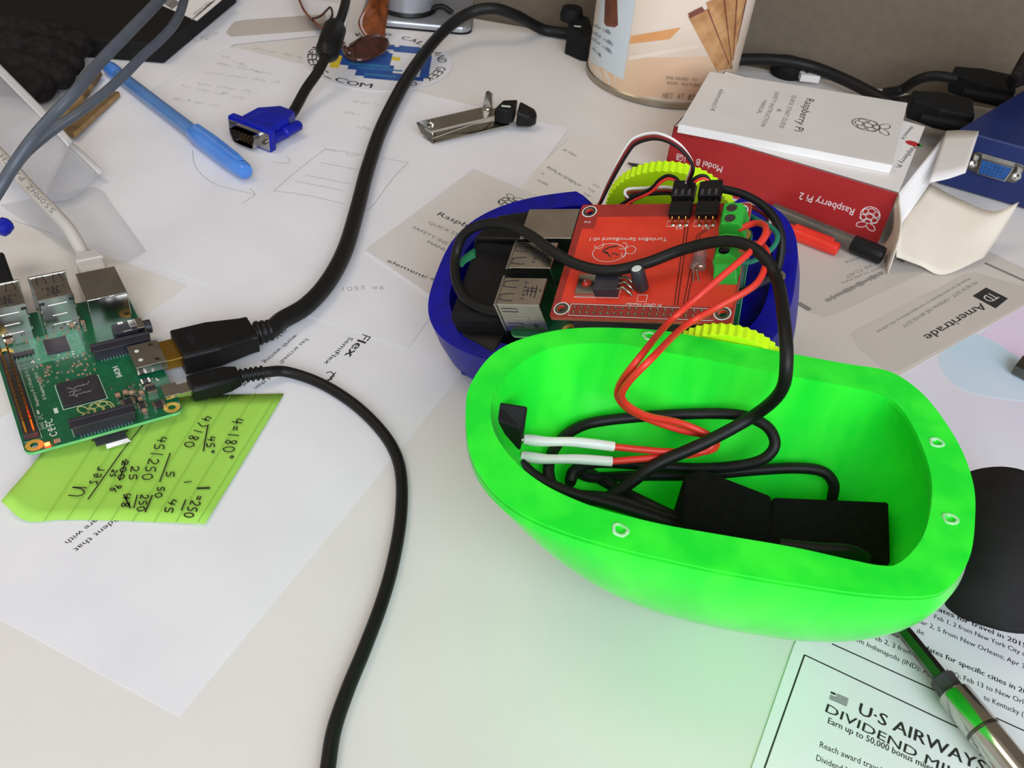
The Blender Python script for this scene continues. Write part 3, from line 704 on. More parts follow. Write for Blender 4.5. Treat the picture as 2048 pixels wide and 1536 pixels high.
# ================================================================== single board computers
def make_pi(fr, label, full):
    t = thing('computer_board', label, 'circuit board', fr)
    holes = [(3.5, 3.5), (61.5, 3.5), (3.5, 52.5), (61.5, 52.5)]
    b = obj('board', plate(rrect(0, 0, 85, 56, 3), [circ(x, y, 1.4, 16) for x, y in holes], -1.4, 0), 'pcb_green', t)
    obj('board_edge', plate(rrect(-.04, -.04, 85.04, 56.04, 3), [rrect(.05, .05, 84.95, 55.95, 3)], -1.38, -.1), 'pcb_edge', b)
    for x, y in holes: obj('hole_ring', plate(circ(x, y, 3.1, 24), [circ(x, y, 1.42, 16)], 0, .06), 'copper_ring', b)
    # pin header
    h = obj('pin_header', MB().box(7.1, 50, 0, 57.9, 55, 2.5), 'connector_black', t, bev=.2)
    m = MB()
    if full:
        for i in range(20):
            for j in (0, 1):
                x, y = 8.37 + i * 2.54, 51.23 + j * 2.54; m.box(x - .32, y - .32, 2.4, x + .32, y + .32, 8.4)
        stuff(obj('pins', m, 'gold', h))
    else:
        obj('socket', MB().box(7.1, 50, 2.6, 57.9, 55, 11.2), 'connector_black', h, bev=.2)
    # two double USB ports
    for yc in (29.0, 47.0):
        u = obj('usb_port', MB().box(69.3, yc - 6.6, -.5, 86.4, yc + 6.6, 15.8), 'steel', t, bev=.35)
        m = MB().box(86.2, yc - 7.3, -.4, 87.0, yc + 7.3, .6); m.box(86.2, yc - 7.3, 15.4, 87.2, yc + 7.3, 16.2); m.box(86.2, yc - 7.3, 7.6, 87, yc + 7.3, 8.4)
        m.box(86.2, yc - 7.3, -.4, 87, yc - 6.3, 16.0); m.box(86.2, yc + 6.3, -.4, 87, yc + 7.3, 16.0)
        obj('flange', m, 'steel', u, bev=.2)
        m = MB().box(86.3, yc - 6.2, .8, 86.45, yc + 6.2, 7.4); m.box(86.3, yc - 6.2, 8.6, 86.45, yc + 6.2, 15.2); obj('opening', m, 'chip_dark', u)
        m = MB()
        for dy in (-3.4, 3.0):                       # spring fingers stamped out of the top
            for s_ in (-1, 1): m.ribbon([(86, yc + dy + s_ * 1.1, 15.8), (82.6, yc + dy + s_ * 1.7, 15.8), (80.2, yc + dy + s_ * 1.7, 15.8)], .42, Z, .05)
            m.ribbon([(85.6, yc + dy - 1.1, 15.8), (85.6, yc + dy + 1.1, 15.8)], .35, Z, .05)
        obj('spring_slots', m, 'chip_dark', u)
        m = MB()
        for q in (72.4, 74.0, 75.6): m.ribbon([(q, yc - 3.0 + (q - 72) * .3, 15.8), (q - .3, yc + 3.2 - (q - 72) * .3, 15.8)], .5, Z, .05)
        m.ribbon([(71.8, yc + .2, 15.8), (76.2, yc - .4, 15.8)], .5, Z, .05); m.ribbon([(71.8, yc - 1.2, 15.8), (75, yc - 1.6, 15.8)], .4, Z, .05)
        text(m, '14391', V(77.6, yc - 4.4, 15.8), V(77.6, yc + 3.8, 15.8), 1.5, lift=.05)
        obj('stamp', m, 'chip_dark', u)
        obj('locating_hole', MB().lathe([(.5, 0), (.5, .08)], (70.6, yc - .4, 15.78), n=10), 'chip_dark', u)
        m = MB()
        if full:
            for zz, w in ((12.6, 3.6), (7.4, 2.8), (3.0, 3.4)): m.tube([(69.3, yc - w, zz), (69.3, yc + w, zz)], .35, 8, 1)
            m.box(69.1, yc - 6.7, 14.6, 69.35, yc + 6.7, 15.9); m.box(69.0, yc - 7.0, 9.4, 69.6, yc - 6.2, 10.2); m.box(69.0, yc + 6.2, 9.4, 69.6, yc + 7.0, 10.2); m.box(69.0, yc - 7.0, 3.4, 69.6, yc - 6.2, 4.2); m.box(69.0, yc + 6.2, 3.4, 69.6, yc + 7.0, 4.2)
            obj('back_ribs', m, 'steel', u, smooth=40)
            obj('corner_notch', MB().box(69.05, yc - 6.7, 13.2, 69.4, yc - 4.6, 14.6).box(69.05, yc + 4.6, 13.2, 69.4, yc + 6.7, 14.6), 'chip_dark', u)
        else:
            m.ribbon([(85, yc + 6.6, 11.6), (78.6, yc + 6.6, 11.6), (78.6, yc + 6.6, 13.4), (85, yc + 6.6, 13.4)], .4, V(0, 1, 0), .06); m.ribbon([(85, yc + 6.6, 2.6), (78.6, yc + 6.6, 2.6), (78.6, yc + 6.6, 4.6), (85, yc + 6.6, 4.6)], .4, V(0, 1, 0), .06)
            m.box(72.6, yc + 6.55, 2.2, 74.4, yc + 6.68, 4.6)
            obj('side_slots', m, 'chip_dark', u)
            obj('side_rib', MB().tube([(75.5, yc + 6.6, 8.0), (81, yc + 6.6, 8.0)], .4, 8, 1), 'steel', u, smooth=40)
    e = obj('network_port', MB().box(65.6, 2.25, -.3, 87.0, 18.25, 13.5), 'steel', t, bev=.3)
    obj('seam', MB().box(65.5, 2.3, 13.0, 65.62, 7.6, 13.35).box(65.5, 9.4, 13.0, 65.62, 13.0, 13.35), 'chip_dark', e)
    obj('opening', MB().box(86.95, 4.2, 1.2, 87.05, 16.2, 11.8), 'chip_dark', e)
    # video port
    v = obj('video_port', MB().loft([[(24.6, y, 2.0), (26.2, y, .3), (37.8, y, .3), (39.4, y, 2.0), (39.4, y, 6.0), (24.6, y, 6.0)] for y in (10.4, -1.4)]), 'steel', t, bev=.2)
    m = MB()
    for x in (29.0, 35.0): m.lathe([(.9, 0), (.9, .12)], (x, 7.6, 5.95), n=12)
    obj('dimples', m, 'silk', v)
    m = MB()
    for x in (27, 37): m.lathe([(1.2, 0), (.9, .25)], (x, 1.8, 5.95), n=12)
    obj('stamped_springs', m, 'steel_dark', v, smooth=30)
    # audio jack
    j = obj('audio_jack', MB().box(50.2, 0.4, 0, 56.8, 12.4, 5.6), 'connector_black', t, bev=.4)
    m = MB().cyl((53.5, .5, 2.9), (53.5, -2.6, 2.9), 2.9, n=22); obj('barrel', m, 'connector_black', j, smooth=40, bev=.2)
    m = MB().box(50.0, .3, .6, 57.0, 3.2, 5.8); m.box(52.2, 3.2, 5.5, 56.8, 5.8, 5.8); m.box(55.6, 7.5, 5.5, 57.0, 9.8, 5.8); m.box(50.0, 5.4, 5.4, 50.8, 9.0, 5.75); obj('metal_clip', m, 'steel', j, bev=.15)
    # micro usb
    q = obj('power_port', MB().loft([[(6.9, y, 1.2), (8.2, y, .1), (13.0, y, .1), (14.3, y, 1.2), (14.3, y, 3.0), (6.9, y, 3.0)] for y in (4.6, -1.2)]), 'steel', t, bev=.2)
    # ribbon connectors
    for x, yc in ((45.0, 11.3), (3.9, 28.0)):
        r = obj('ribbon_connector', MB().box(x - 2.2, yc - 11, 0, x + 1.4, yc + 11, 4.6), 'connector_black', t, bev=.3)
        obj('latch', MB().box(x + .9, yc - 11.6, 1.6, x + 2.4, yc + 11.6, 5.4), 'chip_dark', r, bev=.25)
        m = MB()
        for i in range(16): yy = yc - 9 + i * 1.2; m.box(x - 3.4, yy - .22, .02, x - 2.1, yy + .22, .35)
        stuff(obj('contacts', m, 'mint_pin', r))
    if not full: return t
    # chips
    s = obj('processor', MB().box(19, 24.2, 0, 33.2, 39.0, 1.1), 'chip_dark', t, bev=.15)
    m = MB()
    for i, (a0, b0) in enumerate(((36.2, 27.0), (35.8, 30), (36, 28))): scr = random.Random(i); m.ribbon(catmull([(24 + i * 2.2 + scr.uniform(-.5, .5), a0 - q_ * .9, 1.1) for q_ in range(int((a0 - b0) / .9))], 3), .55, Z, .05)
    m.ribbon([(22.4, 33.4, 1.1), (24.5, 34.6, 1.1), (27, 33.2, 1.1)], .6, Z, .05); m.ribbon([(28, 31, 1.1), (29, 30, 1.1), (28.4, 28.6, 1.1), (30, 27.6, 1.1)], .5, Z, .05)
    obj('chip_mark', m, 'chip_print', s)
    obj('outline', plate(rrect(18.3, 23.5, 33.9, 39.7, .3), [rrect(18.55, 23.75, 33.65, 39.45, .3)], 0, .06), 'silk', s)
    obj('network_pad', MB().box(49.5, 24.5, .01, 67.0, 43.0, .05), 'pcb_light', b)
    s = obj('network_chip', MB().box(53.4, 29.6, 0, 62.8, 38.2, 1.0), 'chip', t, bev=.12)
    m = MB()
    for i in range(15):
        c = 54.4 + i * .55; m.box(c - .12, 29.1, 0, c + .12, 38.7, .12)
        c = 30.2 + i * .52; m.box(52.9, c - .12, 0, 63.3, c + .12, .12)
    stuff(obj('contacts', m, 'mint_pin', s)); obj('dot', MB().lathe([(.5, 0), (.5, .05)], (54.6, 37.0, 1.0), n=10), 'chip_dark', s)
    def cap(x, y, lx, ly, hz, mat='cap_tan'):
        c = obj('capacitor' if mat == 'cap_tan' else 'inductor', MB().box(x - lx / 2, y - ly / 2, 0, x + lx / 2, y + ly / 2, hz), mat, t, bev=.15)
        m = MB()
        if lx > ly: m.box(x - lx / 2 - .1, y - ly / 2 - .05, 0, x - lx * .28, y + ly / 2 + .05, hz + .05).box(x + lx * .28, y - ly / 2 - .05, 0, x + lx / 2 + .1, y + ly / 2 + .05, hz + .05)
        else: m.box(x - lx / 2 - .05, y - ly / 2 - .1, 0, x + lx / 2 + .05, y - ly * .28, hz + .05).box(x - lx / 2 - .05, y + ly * .28, 0, x + lx / 2 + .05, y + ly / 2 + .1, hz + .05)
        obj('end_caps', m, 'solder', c, bev=.1)
    def ap(u, v, z=0): q_ = on(FA, u, v, z); return q_.x, q_.y
    for u, v, lx, ly, hz in ((237, 796, 3.4, 1.8, 1.6), (252, 790, 3.4, 1.8, 1.6), (263, 788, 1.6, 3, 1.3), (284, 790, 3.2, 1.7, 1.4), (281, 802, 3.0, 1.6, 1.4), (290, 826, 3.2, 1.7, 1.4), (144, 652, 1.6, 3.2, 1.6), (167, 650, 3.2, 1.6, 1.6), (19, 686, 1.8, 3.4, 1.7), (138, 642, 1.5, 3.0, 1.2)):
        x, y = ap(u, v); cap(x, y, lx, ly, hz)
    for u, v, lx, ly, hz in ((303, 783, 5.0, 3.6, 2.0), (257, 808, 3.2, 5.0, 1.6), (285, 814, 2.6, 3.4, 1.5), (318, 812, 3.6, 4.4, 1.4), (292, 766, 3.0, 3.4, 1.2), (283, 748, 1.4, 2.2, 1.0), (270, 800, 2.4, 3.2, 1.4)):
        x, y = ap(u, v); cap(x, y, lx, ly, hz, 'chip_dark')
    x, y = ap(48, 709); obj('small_chip', MB().box(x - 1.2, y - 3.8, 0, x + 1.2, y + 3.8, .9), 'chip', t, bev=.1)
    m = MB()
    for i in range(5): m.box(x - 2.1, y - 3 + i * 1.5 - .22, 0, x + 2.1, y - 3 + i * 1.5 + .22, .25)
    obj('chip_legs', stuff_mb(m), 'solder', t)['kind'] = 'stuff'
    m = MB(); m2 = MB(); rn = random.Random(5)
    for i in range(74):                              # resistors of about a millimetre, too small to tell apart
        x, y = rn.uniform(35, 52), rn.uniform(22.5, 45)
        a, c = (1.0, .55) if rn.random() < .6 else (.55, 1.0)
        (m if rn.random() < .55 else m2).box(x - a / 2, y - c / 2, 0, x + a / 2, y + c / 2, .4)
    for i in range(26):
        x, y = rn.uniform(14, 24), rn.uniform(3, 21); m.box(x - .5, y - .3, 0, x + .5, y + .3, .4)
    for i in range(20):
        x, y = rn.uniform(64, 68.5), rn.uniform(20, 46); m2.box(x - .5, y - .3, 0, x + .5, y + .3, .4)
    stuff(obj('tiny_resistors', m, 'solder', t)); stuff(obj('tiny_chips', m2, 'cap_tan', t))
    # silk screen
    m = MB()
    bl = lambda x, y: V(x, y, 0)
    text(m, 'Raspberry Pi 2 Model B V1.1', bl(24.5, 46.8), bl(48.5, 46.8), 1.2, lift=.05)
    text(m, '© Raspberry Pi 2014', bl(27, 43.8), bl(44.5, 43.8), 1.2, lift=.05)
    text(m, 'HDMI', bl(36.2, 17.6), bl(29.2, 17.6), 2.2, bold=.03, lift=.05)
    text(m, 'C E FC', bl(5.4, 44.2), bl(15.2, 44.2), 2.6, bold=.02, lift=.05)
    for r in (((17.6, 41.4), (20.6, 42.8)),): m.box(r[0][0], r[0][1], .01, r[1][0], r[1][1], .06)
    m.ribbon([bl(11, 46.8), bl(14.4, 46.8), bl(14.4, 50), bl(11, 50), bl(11, 46.8)], .2, Z, .05)
    text(m, '14323', bl(11.4, 47.6), bl(14, 47.6), 1.0, lift=.05); text(m, 'R27 R24', bl(8.0, 45.4), bl(11.6, 45.4), .8, lift=.05)
    m.ribbon([bl(16.5, 47), bl(19, 49), bl(19, 46.6), bl(16.5, 49.2), bl(16.5, 47)], .2, Z, .05); m.ribbon([bl(19.6, 48), bl(22, 48)], .8, Z, .05)
    m.ribbon([bl(59.2, 49.4), bl(6.2, 49.4), bl(6.2, 55.6)], .2, Z, .05)
    m.ribbon([bl(6.4, 39.2), bl(2, 39.2), bl(2, 36.8), bl(6.4, 36.8), bl(6.4, 39.2)], .2, Z, .05)
    obj('silk_screen', m, 'silk', b)
    m = MB(); berry(m, V(13.2, 28.2, 0), V(0, 1, 0), 11.5, .5, lift=.06); obj('berry_logo', m, 'silk_gold', b)
    x, y = ap(95, 890); l = obj('status_light', MB().box(x - .6, y - .9, 0, x + .6, y + .9, .9), 'led_red', t, bev=.15)
    tag(l, 'glowing red status light')
    obj('light_pad', MB().box(x - .2, y - 4.6, 0, x + 1.4, y - 2.4, .6), 'cap_tan', t, bev=.1)
    c = obj('card_slot', MB().box(.2, 21, -3.2, 12, 34, -1.45), 'steel_dark', t, bev=.15)
    obj('memory_card', MB().box(-3.2, 22.2, -3.0, 3, 33.2, -2.2), 'connector_black', c, bev=.15)
    obj('card_label', MB().loft([[(-3.3, 22.2, -3.1), (-3.3, 30, -3.1), (-4.4, 30, -4.4), (-5.0, 21.4, -3.4)], [(-3.3, 22.2, -2.9), (-3.3, 30, -2.9), (-4.5, 30, -4.1), (-5.2, 21.4, -3.1)]]), 'card_white', c)
    return t
def stuff_mb(m): return m
make_pi(FA, 'green single board computer lying on the desk with cables plugged in', True)
make_pi(FB, 'green single board computer mounted in the blue robot base under the red board', False)

# ================================================================== red servo board stacked on the robot's computer
HZ = 13.0
hat = thing('servo_board', 'red servo circuit board stacked on top of the blue robot', 'circuit board', FB)
holes = [(3.5, 3.5), (61.5, 3.5), (3.5, 52.5), (61.5, 52.5)]
b = obj('board', plate(rrect(-.3, -.3, 65.3, 56.6, 1.2), [circ(x, y, 1.5, 16) for x, y in holes], HZ - 1.6, HZ), 'pcb_red', hat)
obj('board_edge', plate(rrect(-.35, -.35, 65.35, 56.65, 1.2), [rrect(-.2, -.2, 65.2, 56.5, 1.2)], HZ - 1.58, HZ - .1), 'pcb_red_edge', b)
m = plate(rrect(-.2, -.2, 65.2, 56.5, 1.2), [[(.4, 6.4), (57.6, 6.4), (57.6, 12.6), (62.6, 12.6), (62.6, 49.8), (.4, 49.8)]] + [circ(x, y, 1.52, 16) for x, y in holes], HZ, HZ + .03)
obj('bare_laminate', m, 'pcb_red_dark', b)
for x, y in holes:
    obj('hole_ring', plate(circ(x, y, 3.0, 24), [circ(x, y, 1.5, 16)], HZ, HZ + .07), 'silk', b); obj('hole_liner', plate(circ(x, y, 2.55, 24), [circ(x, y, 1.52, 16)], HZ + .02, HZ + .1), 'steel_dark', b)
hp = lambda x, y: V(x, y, HZ)
m = MB()
text(m, 'TurtleBot ServoBoard v0.1', hp(28.3, 17.4), hp(58.2, 17.4), 1.7, lift=.07)
text(m, 'Pi GPIO Header', hp(25.2, 49.0), hp(38.2, 49.0), 1.2, lift=.07)
text(m, 'P4', hp(60, 8.6), hp(62.4, 8.6), 1.0, lift=.07); text(m, 'K2', hp(23.6, 12.0), hp(26, 12.0), 1.2, lift=.07); text(m, 'K1', hp(13.6, 12.0), hp(16, 12.0), 1.2, lift=.07)
loop = lambda cx, cy, rx_, ry_, n_=24: [hp(cx + rx_ * math.cos(2 * math.pi * i / n_), cy + ry_ * math.sin(2 * math.pi * i / n_)) for i in range(n_ + 1)]
m.ribbon(loop(49.2, 25.0, 6.4, 4.6), .22, Z, .07); m.ribbon(loop(41.2, 23.6, 2.0, 2.0, 16), .22, Z, .07); m.ribbon(loop(44.6, 21.6, 1.7, 1.6, 14)[2:12], .22, Z, .07); m.ribbon(loop(53.8, 21.4, 1.7, 1.6, 14)[:10], .22, Z, .07); m.ribbon(loop(43.4, 25.0, .8, 2.4, 14)[:8], .22, Z, .07)
m.ribbon([hp(58.4, 50.2), hp(6.2, 50.6), hp(6.2, 55.8), hp(58.4, 55.5), hp(58.4, 50.2)], .25, Z, .07)
m.ribbon([hp(58.0, 46.9), hp(41.2, 46.9), hp(41.2, 43)], .25, Z, .07); m.ribbon([hp(30.9, 45.2), hp(34.3, 45.2), hp(34.3, 48.2), hp(30.9, 48.2), hp(30.9, 45.2)], .22, Z, .07)
for x0 in (23.2, 13.2): m.ribbon([hp(x0 - 1.4, 9), hp(x0 + 6.4, 9), hp(x0 + 6.4, 11.6), hp(x0 - 1.4, 11.6), hp(x0 - 1.4, 9)], .22, Z, .07)
obj('silk_screen', m, 'silk', b)
m = MB()
m.ribbon(catmull([hp(46.6, 21.6), hp(50.0, 22.6), hp(51.6, 24.4), hp(49.6, 25.4)], 4), .7, Z, .08); m.ribbon([hp(50.4, 24.6), hp(48.2, 27.2), hp(47.6, 25.2), hp(45.4, 26.2)], .6, Z, .08)
obj('emblem_mark', m, 'ink', b)
m = MB()
for dx in (0, 1.1):
    m.ribbon([hp(22.6 - dx, 11.6), hp(20.6 - dx, 49.6)], .45, Z, .06)
    m.ribbon([hp(13.8 - dx, 11.8), hp(17.6 - dx, 16), hp(17.4 - dx, 49.8)], .45, Z, .06)
obj('traces', m, 'trace', b)
m = MB(); mk = MB()
for i in range(20):
    for j in (0, 1):
        x, y = 8.2 + i * 2.54, 51.9 + j * 2.3; m.lathe([(.62, 0), (.55, .5), (.2, 1.1)], (x, y, HZ), n=8)
stuff(obj('solder_joints', m, 'solder', b, smooth=50))
# voltage regulator lying flat
r = obj('voltage_regulator', MB().box(41.6, 37.0, HZ, 50.4, 46.6, HZ + 4.4), 'chip_dark', hat, bev=.3)
m = plate([(50.2, 37.0), (57.6, 37.0), (57.6, 46.6), (50.2, 46.6)], [circ(54.2, 41.4, 1.9, 16)], HZ + .2, HZ + 1.5); obj('tab', m, 'steel', r, bev=.1)
for k, y in enumerate((39.4, 41.8, 44.4)): obj('leg', MB().tube([(41.8, y, HZ + 2.2), (39.6, y - .2, HZ + 2.6), (37.6, y + .8, HZ + 1.6), (36.6, y + 1.2, HZ + .1)], .55, 8, 4), 'solder', r, smooth=60)
# capacitor
c = obj('capacitor', MB().lathe([(2.3, 0), (2.55, .5), (2.55, 8.6), (2.3, 9.2), (1.9, 9.25)], (33.2, 42.8, HZ + .6), V(.1, -.18, 1), n=22), 'chip_dark', hat, smooth=40)
ax_ = V(.1, -.18, 1).normalized(); obj('capacitor_top', MB().lathe([(1.8, 0), (1.7, .12)], V(33.2, 42.8, HZ + .6) + ax_ * 9.25, ax_, n=18), 'silk', c, smooth=40)
# clear light, bent over
lx = V(-.05, -1, .25).normalized(); l0 = V(14.4, 34.2, HZ + 2.6)
c = obj('clear_led', MB().lathe([(2.9, 0), (2.9, 1.0), (2.5, 1.1), (2.5, 6.2), (2.2, 7.4), (1.4, 8.3), (.4, 8.6)], l0, lx, n=22), 'led_clear', hat, smooth=40)
obj('led_leads', MB().tube([l0, l0 - lx * 1.4, V(13.6, 38.4, HZ)], .3, 6, 3).tube([l0 + V(1.2, 0, 0), l0 - lx * 1.4 + V(1.2, 0, 0), V(15.4, 38.4, HZ)], .3, 6, 3).box(14.0, 30, HZ + 2, 15.2, 33, HZ + 3), 'solder', c)
# servo plugs: header pins, black housing
for x0 in (22.4, 12.4):
    s = obj('servo_plug', MB().box(x0 - 1.6, 2.2, HZ + 1.2, x0 + 6.6, 9.0, HZ + 4.0), 'black_plastic', hat, bev=.3)
    obj('plug_body', MB().box(x0 - 1.7, -7.6, HZ + 1.4, x0 + 6.8, .8, HZ + 5.2), 'black_plastic', s, bev=.4)
    m = MB()
    for k in range(3): x = x0 + k * 2.54; m.tube([(x, .2, HZ + 2.8), (x, 9.2, HZ + 2.6), (x, 10.2, HZ + 1.8), (x, 10.6, HZ)], .34, 6, 4)
    obj('pins', m, 'gold', s, smooth=50)
    m = MB()
    for k in range(3): x = x0 + k * 2.54; m.box(x - .5, -2.6, HZ + 5.15, x + .5, .2, HZ + 5.3)
    obj('contact_windows', m, 'chip', s)
    m = MB()
    for k in range(3): m.lathe([(.9, 0), (.5, .4)], (x0 + k * 2.54, 10.6, HZ), n=10)
    obj('pads', m, 'solder', s)
# screw terminals
for y0 in (10.0, 25.2):
    m = MB().loft([[(x, y, HZ + zz) for x, zz in ((8.6, 0), (-.2, 0), (-.8, 3), (.2, 8.6), (1.4, 10.4), (7.4, 10.4), (8.6, 7.0))] for y in (y0 + 10.4, y0)])
    s = obj('screw_terminal', m, 'terminal_green', hat, bev=.35)
    for k in (0, 1):
        y = y0 + 2.7 + k * 5.08
        obj('collar', plate(circ(4.6, y, 2.55, 22), [circ(4.6, y, 2.05, 22)], HZ + 10.3, HZ + 10.7), 'terminal_green', s)
        obj('screw', MB().lathe([(1.95, 0), (1.95, .12)], (4.6, y, HZ + 10.36), n=18), 'steel_dark', s); obj('slot', MB().box(3.0, y - .3, HZ + 10.45, 6.2, y + .3, HZ + 10.56), 'chip_dark', s)

obj('terminal_base', MB().loft([[(8.6, 35, HZ), (0, 35, HZ), (.6, 35, HZ + 7), (8.0, 35, HZ + 7)], [(8.6, 39.6, HZ), (0, 39.6, HZ), (.6, 38.6, HZ + 2), (8.2, 38.6, HZ + 2)]]), 'terminal_green', hat, bev=.3)
# ================================================================== blue robot base with lime wheels
base = thing('wheeled_robot', 'blue printed plastic robot base with lime wheels resting tilted on the desk', 'robot', FB)
BC = V(57.0, 17.5, 0)
def bo(a, b_, z, p=2.9, k=.05, n=144, dx=0, notch=True):
    out = []
    for i in range(n):
        t_ = 2 * math.pi * i / n; c_, s_ = math.cos(t_), math.sin(t_)
        x = a * math.copysign(abs(c_) ** (2 / p), c_); y = b_ * (1 - k * x / a) * math.copysign(abs(s_) ** (2 / p), s_)
        X, Y_ = BC.x + x + dx, BC.y + y
        if notch:                                       # wells for the wheels
            w_ = lambda c_, h_: max(0.0, min(1.0, (h_ - abs(X - c_)) / 4))
            Y_ = Y_ + max(0, -21 - Y_) * w_(41.5, 35); Y_ = Y_ - max(0, Y_ - 53) * w_(10, 28)
        out.append(V(X, Y_, z))
    return out
A_, B_ = 74.0, 48.5
rings = [bo(A_, B_, -30), bo(A_ + .5, B_ + .5, -20), bo(A_, B_, -8), bo(A_ - 9, B_ - 9, -8), bo(A_ - 10, B_ - 10, -17), bo(20, 12, -17)]
obj('chassis', MB().loft(rings, True, True), 'chassis_blue', base, smooth=35)
obj('foot', MB().loft([[(100, 46, -30), (100, 58, -30), (116, 55, -30), (122, 42, -30)], [(104, 47, -36), (104, 54, -36), (114, 52, -36.5), (117, 44, -36.5)]]), 'chassis_blue', base, bev=1)
obj('foot', MB().loft([[(-8, 34, -30), (-12, 46, -30), (2, 58, -30), (14, 50, -30)], [(-5, 38, -42), (-7, 44, -42), (2, 52, -42), (8, 46, -42)]]), 'chassis_blue', base, bev=1)
def wheel(c, R, th, teeth, lab):
    def gear(y):
        return [(c[0] + (R + (.9 if i % 2 else 0)) * math.cos(2 * math.pi * i / (2 * teeth)), y, c[2] + (R + (.9 if i % 2 else 0)) * math.sin(2 * math.pi * i / (2 * teeth))) for i in range(2 * teeth)]
    w = obj('wheel', MB().loft([gear(c[1]), gear(c[1] + th)]), 'wheel_lime', base, bev=.25)
    obj('hub', MB().lathe([(6, -th * .5 - 3), (6, th * .5 + 3)], (c[0], c[1] + th / 2, c[2]), V(0, 1, 0), n=24), 'wheel_lime', w, bev=.4)
    return w
wheel((41.5, -38.0, -27.5), 27.6, 6.0, 60, 'far')
wheel((3.0, 57.6, -5.2), 19.0, 5.0, 42, 'near')
m = MB().lathe([(2.4, 0), (3.2, .6), (3.0, 2.0), (1.6, 2.6)], (-10.4, 17.4, -9.5), n=18); s = obj('screw', m, 'chrome', base, smooth=40)
obj('grey_axle', MB().tube([(1.0, 35.0, 2), (-5, 26, -2), (-10, 19, -6)], 1.5, 10, 3), 'connector_black', base, smooth=60)
# black power block and tape on the left half of the base
obj('power_block', MB().box(88, 8, -16, 112, 50, 2.5), 'black_matte', base, bev=2.5)
obj('tape', MB().loft([[(89, -10, -10), (112, -6, -10), (117, 10, -8), (89, 10, -6)], [(89, -8, 3), (106, -6, 2), (112, 10, 5), (89, 12, 6)]]), 'black_tape', base, bev=1.2)
obj('tape', MB().loft([[(88.5, 44, -14), (104, 42, -12), (110, 52, -14), (94, 60, -14)], [(88.5, 44, -6), (104, 42, -5), (109, 51, -7.5), (93, 59, -7.8)]]), 'black_tape', base, bev=.8)
obj('green_strip', MB().tube([onb for onb in (on(FB, 921, 531, -1), on(FB, 930, 518, 1), on(FB, 950, 506, 3))], lambda t_: 1.6 + .9 * t_, 8, 4, flat=.5), 'tape_green', base, smooth=50)

# servo leads and thin wires of the robot
bl_ = lambda *p: [on(FB, u, v, zz) for u, v, zz in p]
def lead(name, label, specs, r=.62):
    t_ = thing(name, label, 'wire', FB)
    for mat, pts in specs: obj('strand', MB().tube(pts, r, 8, 6), mat, t_, smooth=80)
    return t_
arch = [(1193, 415, 8), (1200, 398, 12), (1212, 370, 18), (1232, 330, 27), (1252, 295, 33), (1268, 276, 36), (1300, 266, 38), (1330, 271, 38), (1360, 290, 35), (1381, 318, 30), (1383, 335, 27), (1376, 356, 21), (1373, 366, 18)]
def shift(pts, du, dv, dz=0): return [(u + du * math.sin(math.pi * i / (len(pts) - 1)) ** .5, v + dv * math.sin(math.pi * i / (len(pts) - 1)) ** .5, zz + dz) for i, (u, v, zz) in enumerate(pts)]
lead('servo_lead', 'white and dark red servo lead arching high above the lime wheel', [('wire_white', bl_(*arch)), ('wire_dark_red', bl_(*shift(arch, 2, 7, -.5))), ('black_rubber', bl_(*shift(arch, 4, 12, -1)))])
arc2 = [(1240, 410, 4), (1265, 395, 7), (1300, 378, 12), (1318, 360, 16), (1335, 351, 18), (1352, 356, 18), (1360, 368, 17)]
lead('servo_lead', 'black, red and white servo lead curling over the lime wheel to the left plug', [('black_rubber', bl_(*arc2)), ('wire_red', bl_(*[(u + 2, v + 6, z_ - 1) for u, v, z_ in arc2])), ('wire_white', bl_(*[(u - 4, v + 5, z_ - 2) for u, v, z_ in arc2]))])
arc3 = [(1380, 372, 16), (1388, 358, 19), (1402, 351, 20), (1414, 354, 19), (1420, 364, 17)]
lead('servo_lead', 'short looped servo lead between the two black plugs', [('black_rubber', bl_(*arc3)), ('wire_red', bl_(*[(u + 2, v + 6, z_ - 1) for u, v, z_ in arc3])), ('wheel_lime', bl_(*[(u + 4, v + 10, z_ - 2) for u, v, z_ in arc3]))])
arc4 = [(1262, 402, 3), (1250, 388, 5), (1256, 378, 6), (1290, 376, 7), (1330, 374, 8), (1360, 380, 9)]
lead('servo_lead', 'folded white and red servo lead lying on the lime wheel', [('wire_white', bl_(*arc4)), ('wire_dark_red', bl_(*[(u + 2, v + 7, z_ - 1) for u, v, z_ in arc4])), ('black_rubber', bl_(*[(u + 6, v + 13, z_ - 2) for u, v, z_ in arc4]))])
arc5 = [(1480, 409, 2), (1510, 408, 3), (1535, 424, 4), (1541, 440, 5), (1534, 462, 6), (1522, 482, 7), (1516, 500, 6)]
lead('servo_lead', 'white and red wires bending down the right side of the red board', [('wire_white', bl_(*arc5)), ('wire_red', bl_(*[(u + 5, v + 3, z_ - .5) for u, v, z_ in arc5])), ('wire_dark_red', bl_(*[(u - 3, v + 9, z_ - 1) for u, v, z_ in arc5]))], .7)
o = thing('teal_wire', 'dark teal wire looping out beside the green terminals', 'wire', FB)
obj('strand', MB().tube(bl_((1490, 425, 6), (1515, 440, 8), (1543, 455, 9), (1555, 472, 10), (1548, 492, 10), (1525, 513, 11), (1500, 524, 14), (1478, 525, 17)), .95, 8, 6), 'wire_teal', o, smooth=80)
o = thing('black_jumper_cable', 'black cable curving from the right plug around the blue base rim', 'cable', FB)
